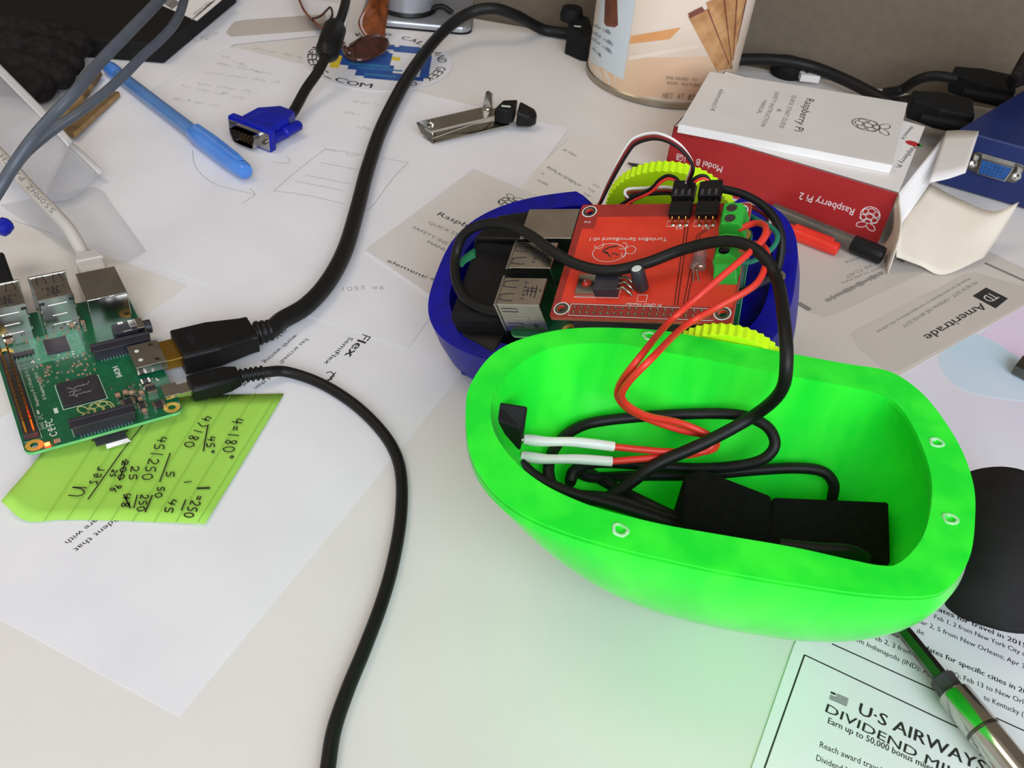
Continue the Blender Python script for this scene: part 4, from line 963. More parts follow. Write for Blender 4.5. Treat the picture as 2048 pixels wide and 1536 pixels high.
obj('cable', MB().tube(bl_((1428, 376, 12), (1455, 380, 12), (1490, 390, 11), (1525, 410, 9), (1550, 438, 7), (1562, 470, 4), (1562, 505, 0), (1556, 535, -4), (1548, 550, -6)), 1.55, 10, 6), 'black_rubber', o, smooth=80)

# ================================================================== cables plugged into the board on the desk
wa = lambda x, y, zz: FA @ V(x, y, zz)
o = thing('video_cable', 'thick black video cable sweeping up across the desk from the green board', 'cable', at_base(at(600, 600)))
pg = obj('plug', MB().loft([[(x * (1.0 if y > -36 else .8) + 32, y, zz * (1.0 if y > -36 else .85) + 2.6) for x, zz in ((-10, -4.2), (-8.6, -5.4), (8.6, -5.4), (10, -4.2), (10, 4.2), (8.6, 5.4), (-8.6, 5.4), (-10, 4.2))] for y in (-7.5, -20, -22, -36, -39)]).xf(FA), 'black_plastic', o, bev=.6, space='W')
obj('metal_tip', MB().box(25.2, -8, .6, 38.8, -.5, 5.2).xf(FA), 'brass_warm', pg, bev=.3, space='W')
m = MB(); text(m, 'HDMI', V(34.6, -12, 8.0), V(28.6, -12, 8.0), 2.4, lift=.12); m.ribbon([(36, -12.4, 8.0), (36, -15.4, 8.0)], .3, Z, .12)
obj('embossed_mark', m.xf(FA), 'connector_black', pg, space='W')
for k, y in enumerate((-40.2, -42.6, -45.0)): obj('strain_ring', MB().lathe([(4.9 - k * .3, 0), (5.3 - k * .3, .5), (5.3 - k * .3, 1.3), (4.9 - k * .3, 1.8)], (31.6, y, 2.8), V(0, -1, 0), n=22).xf(FA), 'black_plastic', pg, smooth=40, space='W')
path = [wa(31.6, -38, 2.8), wa(31.4, -46, 3.0), at(565, 640, 6.2), at(612, 612, 5.4), at(655, 565, 5), at(690, 500, 5), at(714, 420, 5), at(736, 335, 5), at(768, 245, 5), at(820, 148, 7), at(880, 70, 14), at(935, 28, 22), at(985, 17, 26), at(1030, 30, 20), at(1062, 47, 10), at(1090, 60, 4.5), at(1130, 66, 4.5), at(1170, 70, 4.5)]
obj('cable', MB().tube(path, 4.0, 16, 7), 'black_rubber', o, smooth=80, space='W')

o = thing('usb_power_cable', 'thin black power cable running from the green board to the bottom edge', 'cable', at_base(at(700, 1000)))
pg = obj('plug', MB().loft([[(x * s_ + 9.6, y, zz * s_ + 1.4) for x, zz in ((-5.4, -2.6), (-4.2, -3.8), (4.2, -3.8), (5.4, -2.6), (5.4, 2.6), (4.2, 3.8), (-4.2, 3.8), (-5.4, 2.6))] for y, s_ in ((-5.6, .95), (-9, 1.0), (-20, .95), (-25, .72))]).xf(FA), 'black_plastic', o, bev=.4, smooth=40, space='W')
obj('metal_tip', MB().box(7.2, -6, .4, 13.2, -.5, 2.4).xf(FA), 'steel', pg, bev=.2, space='W')
for k in range(5): obj('strain_ring', MB().lathe([(2.7, 0), (3.0, .3), (3.0, .9), (2.7, 1.2)], (9.2 - k * .35, -25.4 - k * 2.0, 1.4), V(-.1, -1, 0), n=18).xf(FA), 'black_plastic', pg, smooth=40, space='W')
path = [wa(9.2, -25, 1.4), wa(7.6, -36, 1.2), at(575, 744, 3.5), at(640, 766, 2.6), at(705, 806, 2.6), at(758, 856, 2.6), at(790, 905, 2.6), at(803, 960, 2.6), at(801, 1040, 2.6), at(785, 1130, 2.6), at(762, 1210, 2.6), at(728, 1300, 2.6), at(695, 1380, 2.6), at(668, 1460, 2.6), at(655, 1540, 2.6), at(640, 1640, 2.6)]
obj('cable', MB().tube(path, 2.25, 14, 7), 'black_rubber', o, smooth=80, space='W')

o = thing('network_cable', 'pale grey printed network cable plugged into the green board', 'cable', at_base(at(150, 480)))
pg = obj('plug', MB().loft([[(x_, y * s_ + 10.2, zz * s_ + 6.6) for y, zz in ((-5.6, -5.6), (5.6, -5.6), (5.6, 5.0), (4.6, 6.0), (-4.6, 6.0), (-5.6, 5.0))] for x_, s_ in ((86, .95), (93, 1.0), (96.5, 1.0), (100, .86), (106, .66))]).xf(FA), 'pale_cable', o, bev=.5, space='W')
for k in range(5): obj('grip_ridge', MB().box(97.0 + k * 1.8, 4.6 + k * .35, 2 + k * .2, 97.9 + k * 1.8, 15.8 - k * .35, 13.4 - k * .35).xf(FA), 'pale_cable', pg, bev=.25, space='W')
np_ = [wa(103, 10.2, 6.8), wa(107, 10.6, 7.2), at(140, 462, 18), at(105, 422, 22), at(66, 382, 25), at(28, 340, 27), at(-20, 290, 28), at(-90, 230, 28)]
cb = obj('cable', MB().tube(np_, 2.9, 16, 7), 'pale_cable', o, smooth=80, space='W')
m = MB(); cl_ = catmull(np_, 40)
def nearest_px(u, v):                              # place on the cable's centre line seen at a pixel
    return min(range(len(cl_)), key=lambda i: (MW.transposed() @ (cl_[i] - CAM)).cross(Vector(((u - 1024) / F, (v - 768) / F, 1))).length / (cl_[i] - CAM).length)
i0, i1 = nearest_px(112, 432), nearest_px(6, 318)
for k_, ch in enumerate('550MHZ PATCH'):
    if ch == ' ': continue
    q0, q1 = (int(i0 + (i1 - i0) * t_ / 12) for t_ in (k_, k_ + .78)); mid = (cl_[q0] + cl_[q1]) / 2; n_ = CAM - mid; d_ = cl_[q1] - cl_[q0]; n_ = (n_ - d_ * (n_.dot(d_) / d_.length_squared)).normalized()
    sd_ = n_.cross(d_.normalized()); text(m, ch, cl_[q0] + n_ * 2.95 - sd_ * 1.2, cl_[q1] + n_ * 2.95 - sd_ * 1.2, 2.4, n=n_, lift=.03)
obj('cable_print', m, 'ink_grey', cb, space='W')

# grey cables rising from the left edge and black plugs in the USB ports
g1 = [(-40, 440, 34), (0, 376, 46), (25, 335, 52), (62, 282, 60), (107, 230, 66), (150, 185, 72), (195, 130, 76), (250, 72, 80), (307, 13, 82), (360, -45, 82)]
o = tag(obj('grey_cable', MB().tube([at(u_, v_, z_ + 8) for u_, v_, z_ in g1], 2.55, 14, 7), 'grey_cable', smooth=80), 'thick grey cable crossing the top left corner, the left one of the crossing pair', 'cable', 'grey cables at the top left')
g2 = [(-50, 450, 26), (-5, 388, 38), (22, 345, 46), (50, 308, 52), (87, 275, 57), (125, 247, 61), (165, 220, 65), (212, 183, 69), (250, 148, 72), (285, 112, 75), (318, 82, 77), (347, 50, 79), (365, 12, 81), (378, -50, 82)]
o = tag(obj('grey_cable', MB().tube([at(*p) for p in g2], 2.2, 14, 7), 'grey_cable', smooth=80), 'thin grey cable bending past the blue pen cap, the right one of the crossing pair', 'cable', 'grey cables at the top left')
o = thing('usb_plug', 'black plug in the computer board at the left edge of the picture', 'plug', FA)
obj('plug_body', MB().box(89, 41.4, 8.2, 112, 53.5, 15.6), 'black_matte', o, bev=1.2); obj('metal_shell', MB().box(86.6, 42, 9.4, 89.4, 52.8, 14.6), 'steel', o, bev=.2)
m = MB().lathe([(2.0, 0), (3.4, .8), (3.9, 3), (3.4, 6), (2.0, 7)], at(-4, 464, 20), V(.3, .6, .2), n=20)
tag(obj('blue_cable_end', m, 'vga_blue', smooth=40), 'small bright blue cable end at the left picture edge', 'plug')

# ================================================================== blue monitor plug with its cable
va, vb = at(459, 275, 0), at(545, 309, 0)
ex = (vb - va).normalized(); ey = Z.cross(ex); FV = Matrix((ex, ey, Z)).transposed().to_4x4(); FV.translation = (va + vb) / 2 + Z * .4
o = thing('monitor_cable', 'blue fifteen pin monitor plug with a short black cable and ferrite bead', 'cable', FV)
hw = 15.6
fl = obj('flange', MB().prism(rrect(-hw, 0, hw, 14.0, 2.0), 0, 4).xf(Matrix(((1, 0, 0, 0), (0, 0, 1, 0), (0, 1, 0, 0), (0, 0, 0, 1)))), 'vga_blue', o, bev=.5)
m = MB().loft([[(-11.5, 4, .8), (11.5, 4, .8), (11.5, 4, 12), (-11.5, 4, 12)], [(-11.5, 20, .8), (11.5, 20, .8), (11.5, 20, 12.6), (-11.5, 20, 12.6)], [(-8, 27, 1.6), (8, 27, 1.6), (8, 27, 11.8), (-8, 27, 11.8)], [(-5.5, 33, 2.2), (5.5, 33, 2.2), (5.5, 33, 11), (-5.5, 33, 11)]])
obj('plug_body', m, 'vga_blue', o, bev=1.0, segs=3)
m = MB()
for k in range(8): m.ribbon([(-7, 8 + k * 1.3, 12.25 + k * .05), (-4.5, 8.2 + k * 1.3, 12.25 + k * .05)], .35, Z, .1)
obj('grip_marks', m, 'sticker_blue', o)
for s_ in (-1, 1):
    t_ = obj('thumb_screw', MB().lathe([(3.0, 4), (3.0, 10), (2.2, 11), (2.2, 14), (3.1, 15), (3.1, 27), (2.4, 28)], (s_ * 12.6, 0, 6.2), V(0, 1, 0), n=20), 'vga_blue', o, smooth=40)
    obj('screw_slot', MB().box(s_ * 12.6 - .4, 27.6, 3.8, s_ * 12.6 + .4, 28.2, 8.6), 'black_plastic', t_)
sp = obj('metal_plate', MB().box(-14.6, -.5, 1.2, 14.6, .1, 11.4), 'steel', o, bev=.2)
dsh = lambda w_, y: [(-w_, y, 9.6), (-w_ + .9, y, 10.4), (w_ - .9, y, 10.4), (w_, y, 9.6), (w_ - 1.4, y, 3.0), (w_ - 2.4, y, 2.2), (-w_ + 2.4, y, 2.2), (-w_ + 1.4, y, 3.0)]
obj('shield', MB().loft([dsh(9.4, -.4), dsh(9.4, -6.0), dsh(8.6, -6.0), dsh(8.6, -2.0)][::-1], False, False), 'steel', sp, smooth=30)
obj('insert', MB().loft([dsh(8.6, -1.2), dsh(8.6, -1.6)]), 'chip_dark', sp)
m = MB()
for r_ in range(3):
    for k in range(5): x = -5.4 + k * 2.6 + r_ * .5; zz = 8.6 - r_ * 2.1; m.cyl((x, -1.6, zz), (x, -5.2, zz), .42, .3, 8)
stuff(obj('pins', m, 'gold', sp))
for x in (-12, 12): obj('stud', MB().cyl((x, -.4, 6.2), (x, -2.0, 6.2), 1.3, n=14), 'steel_dark', sp)
cp = [FV @ V(0, 31, 6.4), FV @ V(0, 37, 6.6), at(612, 178, 12), at(635, 145, 17), at(652, 112, 22), at(668, 70, 27), at(684, 30, 31), at(694, -10, 34), at(702, -60, 36)]
obj('cable', MB().tube(cp, 3.1, 14, 7), 'black_rubber', o, smooth=80, space='W')
fa, fb_ = at(652, 112, 22), at(672, 50, 28.5); fd = (fb_ - fa); fl_ = fd.length
obj('ferrite_bead', MB().lathe([(3.4, -.06 * fl_), (5.4, .02 * fl_), (7.4, .12 * fl_), (7.6, .5 * fl_), (7.4, .86 * fl_), (5.6, .97 * fl_), (3.3, 1.02 * fl_)], fa, fd, n=26), 'black_plastic', o, smooth=50, space='W')

# ================================================================== pens
def axis_thing(name, label, cat, a, b, group=None):
    x_ = (b - a).normalized(); y_ = Z.cross(x_).normalized(); z_ = x_.cross(y_)
    f_ = Matrix((x_, y_, z_)).transposed().to_4x4(); f_.translation = a
    return thing(name, label, cat, f_, group), (b - a).length
def lx_(prof, n=22): return MB().lathe(prof, (0, 0, 0), V(1, 0, 0), n=n)
o, ln = axis_thing('ballpoint_pen', 'translucent blue ballpoint pen with its cap on beside the blue plug', 'pen', at(215, 133, 5.2), at(488, 341, 6.4))
obj('barrel', lx_([(3.4, 4), (4.0, 7), (4.0, ln - 40)]), 'pen_barrel', o, smooth=40)
obj('end_plug', lx_([(2.2, -1.5), (3.6, 0), (4.5, 4), (4.5, 12), (4.1, 15)]), 'pen_blue', o, smooth=40)
c = obj('cap', lx_([(4.6, ln - 54), (5.4, ln - 52), (5.6, ln - 40), (5.5, ln - 16), (4.9, ln - 6), (4.6, ln), (3.8, ln + 2.2), (2.0, ln + 2.8)]), 'pen_blue', o, smooth=40)
obj('clip', MB().loft([[(x, y, zz) for y, zz in ((-1.8, 5.0), (1.8, 5.0), (1.6, z1), (-1.6, z1))] for x, z1 in ((ln - 50, 6.4), (ln - 30, 7.2), (ln - 6, 6.6), (ln - 2, 5.4))]), 'pen_blue', c, bev=.4)
obj('refill', lx_([(1.6, 16), (1.6, ln - 40)], 10), 'pen_blue', o)

o, ln = axis_thing('clear_pen', 'smoky clear pen with a black end cap beside the red box', 'pen', at(1545, 420, 6), at(1766, 512, 6))
obj('barrel', lx_([(4.2, 0), (4.2, ln - 16)]), 'pen_smoke', o, smooth=40)
obj('end_cap', lx_([(4.7, ln - 17), (5.0, ln - 16), (5.0, ln - 2), (4.6, ln), (3.4, ln), (3.2, ln - 3)], 12), 'black_plastic', o, smooth=25)
obj('ink_tube', lx_([(1.6, 0), (1.6, ln - 16)], 10), 'black_plastic', o)
o, ln = axis_thing('red_pen', 'bright red pen cap lying below the smoky clear pen', 'pen', at(1562, 455, 4.2), at(1677, 500, 4.2))
obj('cap', lx_([(3.6, 0), (3.9, 4), (3.9, ln - 4), (3.5, ln - .5), (2.6, ln)]), 'pen_red', o, smooth=40)
obj('clip', MB().box(ln - 26, -1.4, 3.4, ln - 4, 1.4, 5.2), 'pen_red', o, bev=.5)
o, ln = axis_thing('black_pen', 'dark pen whose pointed tip shows behind the lime wheel', 'pen', at(1256, 326, 2.5), at(1400, 382, 5))
obj('tip', lx_([(.4, 0), (1.0, 3), (3.2, 14)]), 'chip_dark', o, smooth=40); obj('barrel', lx_([(3.4, 13), (4.2, 20), (4.2, ln)]), 'black_plastic', o, smooth=40)

# wooden sticks
o, ln = axis_thing('carved_pencil', 'light wooden stick with peeled bark lying under the grey cables', 'stick', at(197, 149, 4), at(85, 285, 6))
obj('wood', MB().tube([(0, 0, 0), (ln * .3, .3, 0), (ln * .7, -.2, 0), (ln, 0, 0)], lambda t_: 1.6 + 1.2 * min(1, t_ * 3), 10, 5), 'wood', o, smooth=50)
obj('bark_tip', MB().tube([(-1, 0, 0), (9, .3, .2), (18, .1, .2)], lambda t_: 2.0 + .6 * t_, 10, 5), 'bark', o, smooth=50)
obj('bark_patch', MB().tube([(26, .6, .2), (36, .7, .3)], 2.7, 10, 4), 'bark', o, smooth=50)
o, ln = axis_thing('wooden_ruler', 'brown wooden strip under the right grey cable', 'stick', at(228, 186, 3), at(136, 268, 5))
obj('strip', MB().box(0, -3.2, -2, ln, 3.2, 1.4), 'bark', o, bev=.3); obj('painted_face', MB().box(0, 3.2, -1.8, ln, 3.6, 1.2), 'wood', o, bev=.1)

# ================================================================== nail clipper
o = thing('nail_clipper', 'chrome nail clipper with a black plastic lever end near the desk middle', 'nail clipper', at_base(at(940, 250)))
def strip(px, th):                                   # bent metal strip: pixel corners with heights, given a thickness downwards
    top = [at(*p) for p in px]; return MB().loft([[p - Z * th for p in top][::-1], top[::-1]])
obj('lower_lever', strip([(846, 272, 1.6), (866, 286, 1.6), (942, 268, 2.4), (1018, 250, 4.0), (1022, 240, 5.2), (1006, 238, 5.4), (930, 252, 3.4)], 1.0), 'chrome', o, space='W', bev=.25)
obj('lower_blade', strip([(840, 262, 4.6), (864, 276, 4.6), (966, 240, 8.0), (986, 228, 8.6), (960, 226, 8.6)], 1.0), 'chrome', o, space='W', bev=.25)
obj('upper_blade', strip([(834, 243, 10), (862, 262, 10), (988, 232, 11.6), (992, 216, 12), (962, 214, 12)], 1.6), 'chrome', o, space='W', bev=.35)
obj('cutting_edge', strip([(833, 244, 9.6), (862, 263, 9.6), (866, 280, 4.4), (842, 264, 4.4)], .8), 'steel_dark', o, space='W', bev=.2)
p0 = at(864, 268, 4); obj('post', MB().cyl((p0.x, p0.y, 1), (p0.x, p0.y, 11.4), 1.7, n=16), 'chrome', o, smooth=40, bev=.3, space='W')
for q in (at(862, 244, 11), at(975, 217, 12)): obj('rivet', MB().lathe([(2.6, 0), (2.3, .8), (1.2, 1.4)], q, n=18), 'chrome', o, smooth=40, space='W')
obj('file_tail', strip([(964, 216, 11.5), (986, 218, 11.5), (986, 188, 20), (978, 181, 22), (972, 183, 22)], 1.0), 'steel_dark', o, space='W', bev=.3)
obj('black_end', pxblock([(989, 216, 14), (1006, 199, 15), (1036, 198, 15), (1030, 216, 15), (1012, 222, 14)], 5), 'black_plastic', o, bev=1.2, space='W')
obj('black_end', pxblock([(1040, 200, 15), (1070, 216, 13), (1076, 228, 11), (1062, 236, 10), (1034, 222, 14)], 3.5), 'black_plastic', o, bev=1.6, space='W')
q = at(1012, 213, 15); obj('white_slot', MB().box(q.x - 2.8, q.y - .8, q.z, q.x + 2.8, q.y + .8, q.z + .3), 'silk', o, space='W')

# ================================================================== wafer tin
CR = 52.0
bot = at(1307, 214, 0); cdir = V(bot.x, bot.y, 0).normalized(); CC = V(bot.x, bot.y, 0) + V(cdir.x, cdir.y, 0) * CR
can = thing('wafer_tin', 'tall cream wafer tin with printed rolled wafers standing at the back', 'tin', Matrix.Translation(CC))
obj('tin_body', MB().lathe([(CR - .6, 3), (CR, 4), (CR, 128), (CR - .4, 129)], CC, n=72), 'tin_cream', can, smooth=40, space='W')
obj('bottom_rim', MB().lathe([(CR - 1.5, 0), (CR + .9, .8), (CR + .9, 4.0), (CR, 5.0)], CC, n=72), 'tin_rim', can, smooth=40, space='W')
obj('lid', MB().lathe([(CR + .8, 126), (CR + 1.4, 127), (CR + 1.4, 138), (CR, 140)], CC, n=72), 'tin_rim', can, smooth=40, space='W')
def oncan(u, v, r):
    d = ray(u, v); o_ = CAM - CC; a_ = d.x ** 2 + d.y ** 2; b_ = o_.x * d.x + o_.y * d.y; c_ = o_.x ** 2 + o_.y ** 2 - r * r
    D = b_ * b_ - a_ * c_
    p = CAM + d * ((-b_ - math.sqrt(max(D, 0))) / a_); q = V(p.x - CC.x, p.y - CC.y, 0)
    return V(CC.x, CC.y, p.z) + q * (r / q.length)          # beyond the outline: stay on the tin's wall
def canpatch(q, name, mat, lift=.15, n=10, parent=None):     # q: four pixel corners, printed area wraps round the tin
    rows = []
    for i in range(n + 1):
        t_ = i / n; rows.append([oncan(q[0][0] * (1 - s_) * (1 - t_) + q[1][0] * s_ * (1 - t_) + q[2][0] * s_ * t_ + q[3][0] * (1 - s_) * t_, q[0][1] * (1 - s_) * (1 - t_) + q[1][1] * s_ * (1 - t_) + q[2][1] * s_ * t_ + q[3][1] * (1 - s_) * t_, CR + lift) for s_ in [j / n for j in range(n + 1)]])
    return obj(name, MB().grid(rows), mat, parent or can, smooth=60, space='W')
canpatch([(1182, 132), (1450, 150), (1440, 200), (1205, 190)], 'peach_band', 'tin_peach', .08, 16)
canpatch([(1190, 118), (1462, 112), (1455, 160), (1186, 140)], 'peach_band', 'tin_peach', .10, 16)
pn = canpatch([(1193, -10), (1272, -10), (1247, 160), (1180, 122)], 'side_panel', 'tin_panel', .2)
canpatch([(1262, 72), (1362, 55), (1340, 78), (1258, 88)], 'caramel_swirl', 'tin_swirl', .2)
canpatch([(1258, 112), (1400, 88), (1396, 96), (1256, 122)], 'pale_swirl', 'tin_cream', .22)
canpatch([(1210, -5), (1234, -5), (1236, 50), (1208, 45)], 'chocolate_stick', 'chocolate', .3)
canpatch([(1208, 45), (1236, 50), (1230, 55), (1212, 52)], 'chocolate_tip', 'wafer_dark', .32)
for k_, q in enumerate(([(1376, 33), (1414, 18), (1462, 138), (1434, 142)], [(1412, 5), (1446, -10), (1464, 138), (1452, 120)], [(1446, -10), (1473, -12), (1466, 120), (1460, 128)], [(1474, -14), (1494, -14), (1474, 86), (1467, 118)])):
    canpatch(q, 'wafer_print', 'wafer', .25 + k_ * .05, 12)
    canpatch([q[1], (q[1][0] + 3, q[1][1]), (q[2][0] + 1, q[2][1]), q[2]], 'wafer_seam', 'wafer_dark', .5, 8)
canpatch([(1376, 27), (1404, 13), (1410, 22), (1380, 37)], 'wafer_opening', 'wafer_dark', .4)
def cantext(s, a, b, h, mat, name):
    m = MB(); k = len(s)
    for i, ch in enumerate(s):
        if ch == ' ': continue
        p0 = oncan(a[0] + (b[0] - a[0]) * i / k, a[1] + (b[1] - a[1]) * i / k, CR + .35); p1 = oncan(a[0] + (b[0] - a[0]) * (i + .8) / k, a[1] + (b[1] - a[1]) * (i + .8) / k, CR + .35)
        n_ = V(p0.x - CC.x, p0.y - CC.y, 0); text(m, ch, p0, p1, h, n=n_, bold=.02, lift=.05)
    obj(name, m, mat, can, space='W')
cantext('ENLARGED TO', (1333, 158), (1394, 163), 2.0, 'tin_text', 'tin_print'); cantext('SHOW TEXTURE', (1333, 168), (1400, 174), 2.0, 'tin_text', 'tin_print'); cantext('NET WT 13.5 OZ', (1325, 197), (1425, 203), 4.0, 'tin_text', 'tin_print')
for i, (a, b) in enumerate((((1186, 52), (1222, 70)), ((1184, 66), (1226, 93)), ((1182, 78), (1224, 109)), ((1184, 98), (1202, 116)))): cantext('wafer rolls', a, b, 2.4, 'tin_text_blue', 'panel_print')

# ================================================================== red cardboard box, booklet on it
hb = 32.0
bfl, bfr = at(1348, 252, hb), at(1797, 386, hb)
bx_ = (bfr - bfl).normalized(); by_ = Z.cross(bx_)
far = at(1893, 264, hb); dep = (far - bfr).dot(by_)
FBX = Matrix((bx_, by_, Z)).transposed().to_4x4(); FBX.translation = V(bfl.x, bfl.y, 0)
BL = (bfr - bfl).length
box = thing('cardboard_box', 'red and white computer box lying open beside the wafer tin', 'box', FBX)
obj('front_panel', MB().box(0, 0, 0, BL, .6, hb), 'red_box', box)
obj('top_panel', MB().box(0, 0, hb - .6, BL, dep, hb), 'card_white', box)
obj('back_panel', MB().box(0, dep - .6, 0, BL, dep, hb), 'card_white', box); obj('bottom_panel', MB().box(0, 0, 0, BL, dep, .6), 'card_white', box); obj('end_panel', MB().box(0, 0, 0, .6, dep, hb), 'red_box', box)
def fl3(name, rows, mat, k=5): return obj(name, MB().patch([[at(*p) for p in r] for r in rows], k), mat, box, smooth=60, space='W', solid=.5)
fl3('side_flap', [[(1798, 388, 32), (1803, 462, 22), (1776, 550, 1)], [(1790, 405, 28), (1786, 462, 14), (1764, 498, 1)]], 'card_cream')
fl3('end_flap', [[(1858, 368, 24), (1920, 400, 20), (1986, 424, 20), (2038, 404, 26)], [(1800, 452, 20), (1860, 470, 12), (1930, 490, 9), (1998, 470, 12)], [(1792, 514, 10), (1840, 532, 4), (1888, 550, 1), (1966, 516, 4)]], 'card_cream')
fl3('tuck_flap', [[(1893, 263, 33), (1925, 262, 36), (1958, 264, 39)], [(1858, 366, 30), (1895, 358, 33), (1931, 346, 36)]], 'card_white')
fl3('fold_strip', [[(1797, 386, 32), (1893, 264, 32)], [(1801, 450, 20), (1858, 368, 26)]], 'card_white')
inv = FBX.inverted()
def onface(u, v):                                   # pixel on the red front
    o_ = inv @ CAM; d = inv.to_3x3() @ ray(u, v); t_ = -o_.y / d.y; return o_ + d * t_
m = MB(); fn = V(0, -1, 0)
def FT(s, a, b, h): p, q = onface(*a), onface(*b); text(m, s, p, V(q.x, 0, p.z), h, n=fn, lift=.1)
FT('Raspberry Pi 2', (1710, 418), (1600, 388), 4.2); obj('white_name', m, 'white_print', box); m = MB()
FT('Model B', (1446, 333), (1394, 316), 4.0); FT('1GB', (1372, 312), (1354, 306), 4.0); obj('white_model_name', m, 'white_print', box); m = MB()
berry(m, onface(1739, 434), V(0, 0, -1), 12.5, .42, fn, .1)
obj('berry_logo', m, 'white_print', box)
m = MB(); bt = lambda u, v: on(FBX, u, v, hb)
text(m, 'Raspberry Pi', bt(1826, 292), bt(1790, 333), 3.0, lift=.1); text(m, 'element14', bt(1822, 252), bt(1801, 277), 2.4, lift=.1); obj('black_print', m, 'ink', box)
p = bt(1825, 287); obj('red_berry', MB().prism([(p.x + 4.2 * math.cos(a), p.y + 3.4 * math.sin(a)) for a in [i * .45 for i in range(14)]], hb, hb + .08), 'red_print', box)
p = bt(1840, 291); obj('green_leaf', MB().prism([(p.x + 1.8 * math.cos(a), p.y + 2.6 * math.sin(a)) for a in [i * .9 for i in range(7)]], hb, hb + .08), 'green_print', box)

zt = hb + 5.2
q = [at(1420, 143, zt), at(1815, 206, zt), at(1785, 330, zt), at(1358, 248, zt)]
o = thing('manual_stack', 'white quick start booklet lying on top of the red box', 'booklet', Matrix.Translation(V(q[3].x, q[3].y, hb + .1)))
obj('pages', MB().prism([(p.x, p.y) for p in q], hb + .2, zt - .3), 'card_white', o, space='W'); obj('cover', MB().prism([(p.x, p.y) for p in q], zt - .3, zt), 'booklet', o, space='W')
m = MB()
TT = lambda s, a, b, h, **k: text(m, s, at(*a, zt), at(*b, zt), h, lift=.08, **k)
TT('Raspberry Pi', (1613, 196), (1588, 261), 5.0); obj('printed_title', m, 'ink', o, space='W')
m = MB(); TT('QUICK START GUIDE', (1585, 190), (1558, 255), 2.6, bold=.01); TT('&', (1556, 217), (1553, 223), 2.6); TT('SAFETY INSTRUCTION', (1551, 183), (1521, 252), 2.6, bold=.01); TT('MANUAL', (1526, 200), (1513, 227), 2.6, bold=.01); obj('printed_subtitle', m, 'ink_grey', o, space='W'); m = MB(); TT('element14', (1440, 178), (1419, 220), 3.2); obj('printed_subtitle', m, 'ink_grey', o, space='W')
m = MB(); berry(m, at(1738, 251, zt), Z.cross((at(1588, 261, zt) - at(1613, 196, zt))), 20, .55, lift=.08); obj('berry_logo', m, 'ink', o, space='W')

# ================================================================== things along the wall on the right
o = thing('usb_dongle', 'small round black receiver with a white plug behind the red box', 'usb stick', at_base(at(1575, 150)))
c1 = at(1572, 150, 0); obj('round_body', MB().lathe([(11, 0), (12.5, 2), (12.5, 9), (11.5, 11), (8, 12)], c1, n=28), 'black_matte', o, smooth=40, space='W')
p0, p1 = at(1598, 152, 5), at(1636, 156, 5); dd = (p1 - p0).normalized(); sd = Z.cross(dd)
obj('plug_tip', MB().loft([[p + sd * y + Z * zz for y, zz in ((-5, -2), (5, -2), (5, 3), (-5, 3))] for p in (p0, p1)]), 'card_white', o, bev=.4, space='W')
obj('stamp_hole', MB().box(-1, -1, 0, 1, 1, .2).xf(Matrix.Translation(p0.lerp(p1, .35) + Z * 3)), 'chip_dark', o, space='W')
o = tag(obj('wall_cable', MB().tube([at(u, v, zz) for u, v, zz in ((1440, 125, 12), (1490, 119, 14), (1560, 121, 14), (1625, 134, 12), (1690, 160, 10), (1750, 190, 8), (1800, 215, 7))], 4.2, 14, 7), 'black_rubber', smooth=80), 'thick black cable along the wall behind the red box', 'cable')
# blue splitter box
hs = 36.5
s0, s1, s2 = at(1917, 258, hs), at(2048, 294, hs), at(2048, 179, hs)
sx_ = (s1 - s0).normalized(); sy_ = Z.cross(sx_); FS = Matrix((sx_, sy_, Z)).transposed().to_4x4(); FS.translation = V(s0.x, s0.y, 0)
o = thing('video_splitter', 'dark blue metal splitter box with a blue port at the right edge', 'splitter', FS)
e2 = FS.inverted() @ s2; sl = V(e2.x, e2.y, 0)
obj('case', MB().loft([[V(0, 0, zz), V(110, 0, zz), V(110, 0, zz) + sl * 1.4, sl * 1.4 + Z * zz] for zz in (1, hs)]), 'splitter_blue', o, bev=1.2)
def onsf(u, v): i_ = FS.inverted(); o_ = i_ @ CAM; d = i_.to_3x3() @ ray(u, v); t_ = -o_.y / d.y; return o_ + d * t_
pc = onsf(1990, 334)
rot = Matrix(((1, 0, 0, 0), (0, 0, 1, 0), (0, 1, 0, 0), (0, 0, 0, 1)))
pm = obj('port_plate', MB().prism(rrect(-15, -6, 15, 6, 3), -.8, .2).xf(rot).xf(Matrix.Translation(pc)), 'steel_dark', o, bev=.2)
obj('port_shield', MB().loft([[(pc.x + x * s_, y + pc.y, pc.z + zz * s_) for x, zz in ((-8.6, 4.2), (8.6, 4.2), (7.4, -4.2), (-7.4, -4.2))] for y, s_ in ((0, 1.08), (-5.5, 1.08), (-5.5, 1.0), (-5, 1.0))], False, False), 'steel', pm)
obj('port_face', MB().prism([(-8.4, 4), (8.4, 4), (7.2, -4), (-7.2, -4)], -5.2, 0).xf(rot).xf(Matrix.Translation(pc)), 'port_blue', pm)
m = MB()
for r_ in range(3):
    for k in range(5): m.cyl((pc.x - 5 + k * 2.3, pc.y - 5.1, pc.z + 2.2 - r_ * 2.1), (pc.x - 5 + k * 2.3, pc.y - 5.3, pc.z + 2.2 - r_ * 2.1), .45, n=8)
stuff(obj('port_holes', m, 'chip_dark', pm))
for x in (-12.4, 12.4): obj('hex_nut', MB().lathe([(2.9, 0), (2.9, 4.5), (1.8, 4.6), (1.6, 1.0)], (pc.x + x, pc.y, pc.z), V(0, -1, 0), n=6), 'steel', pm)
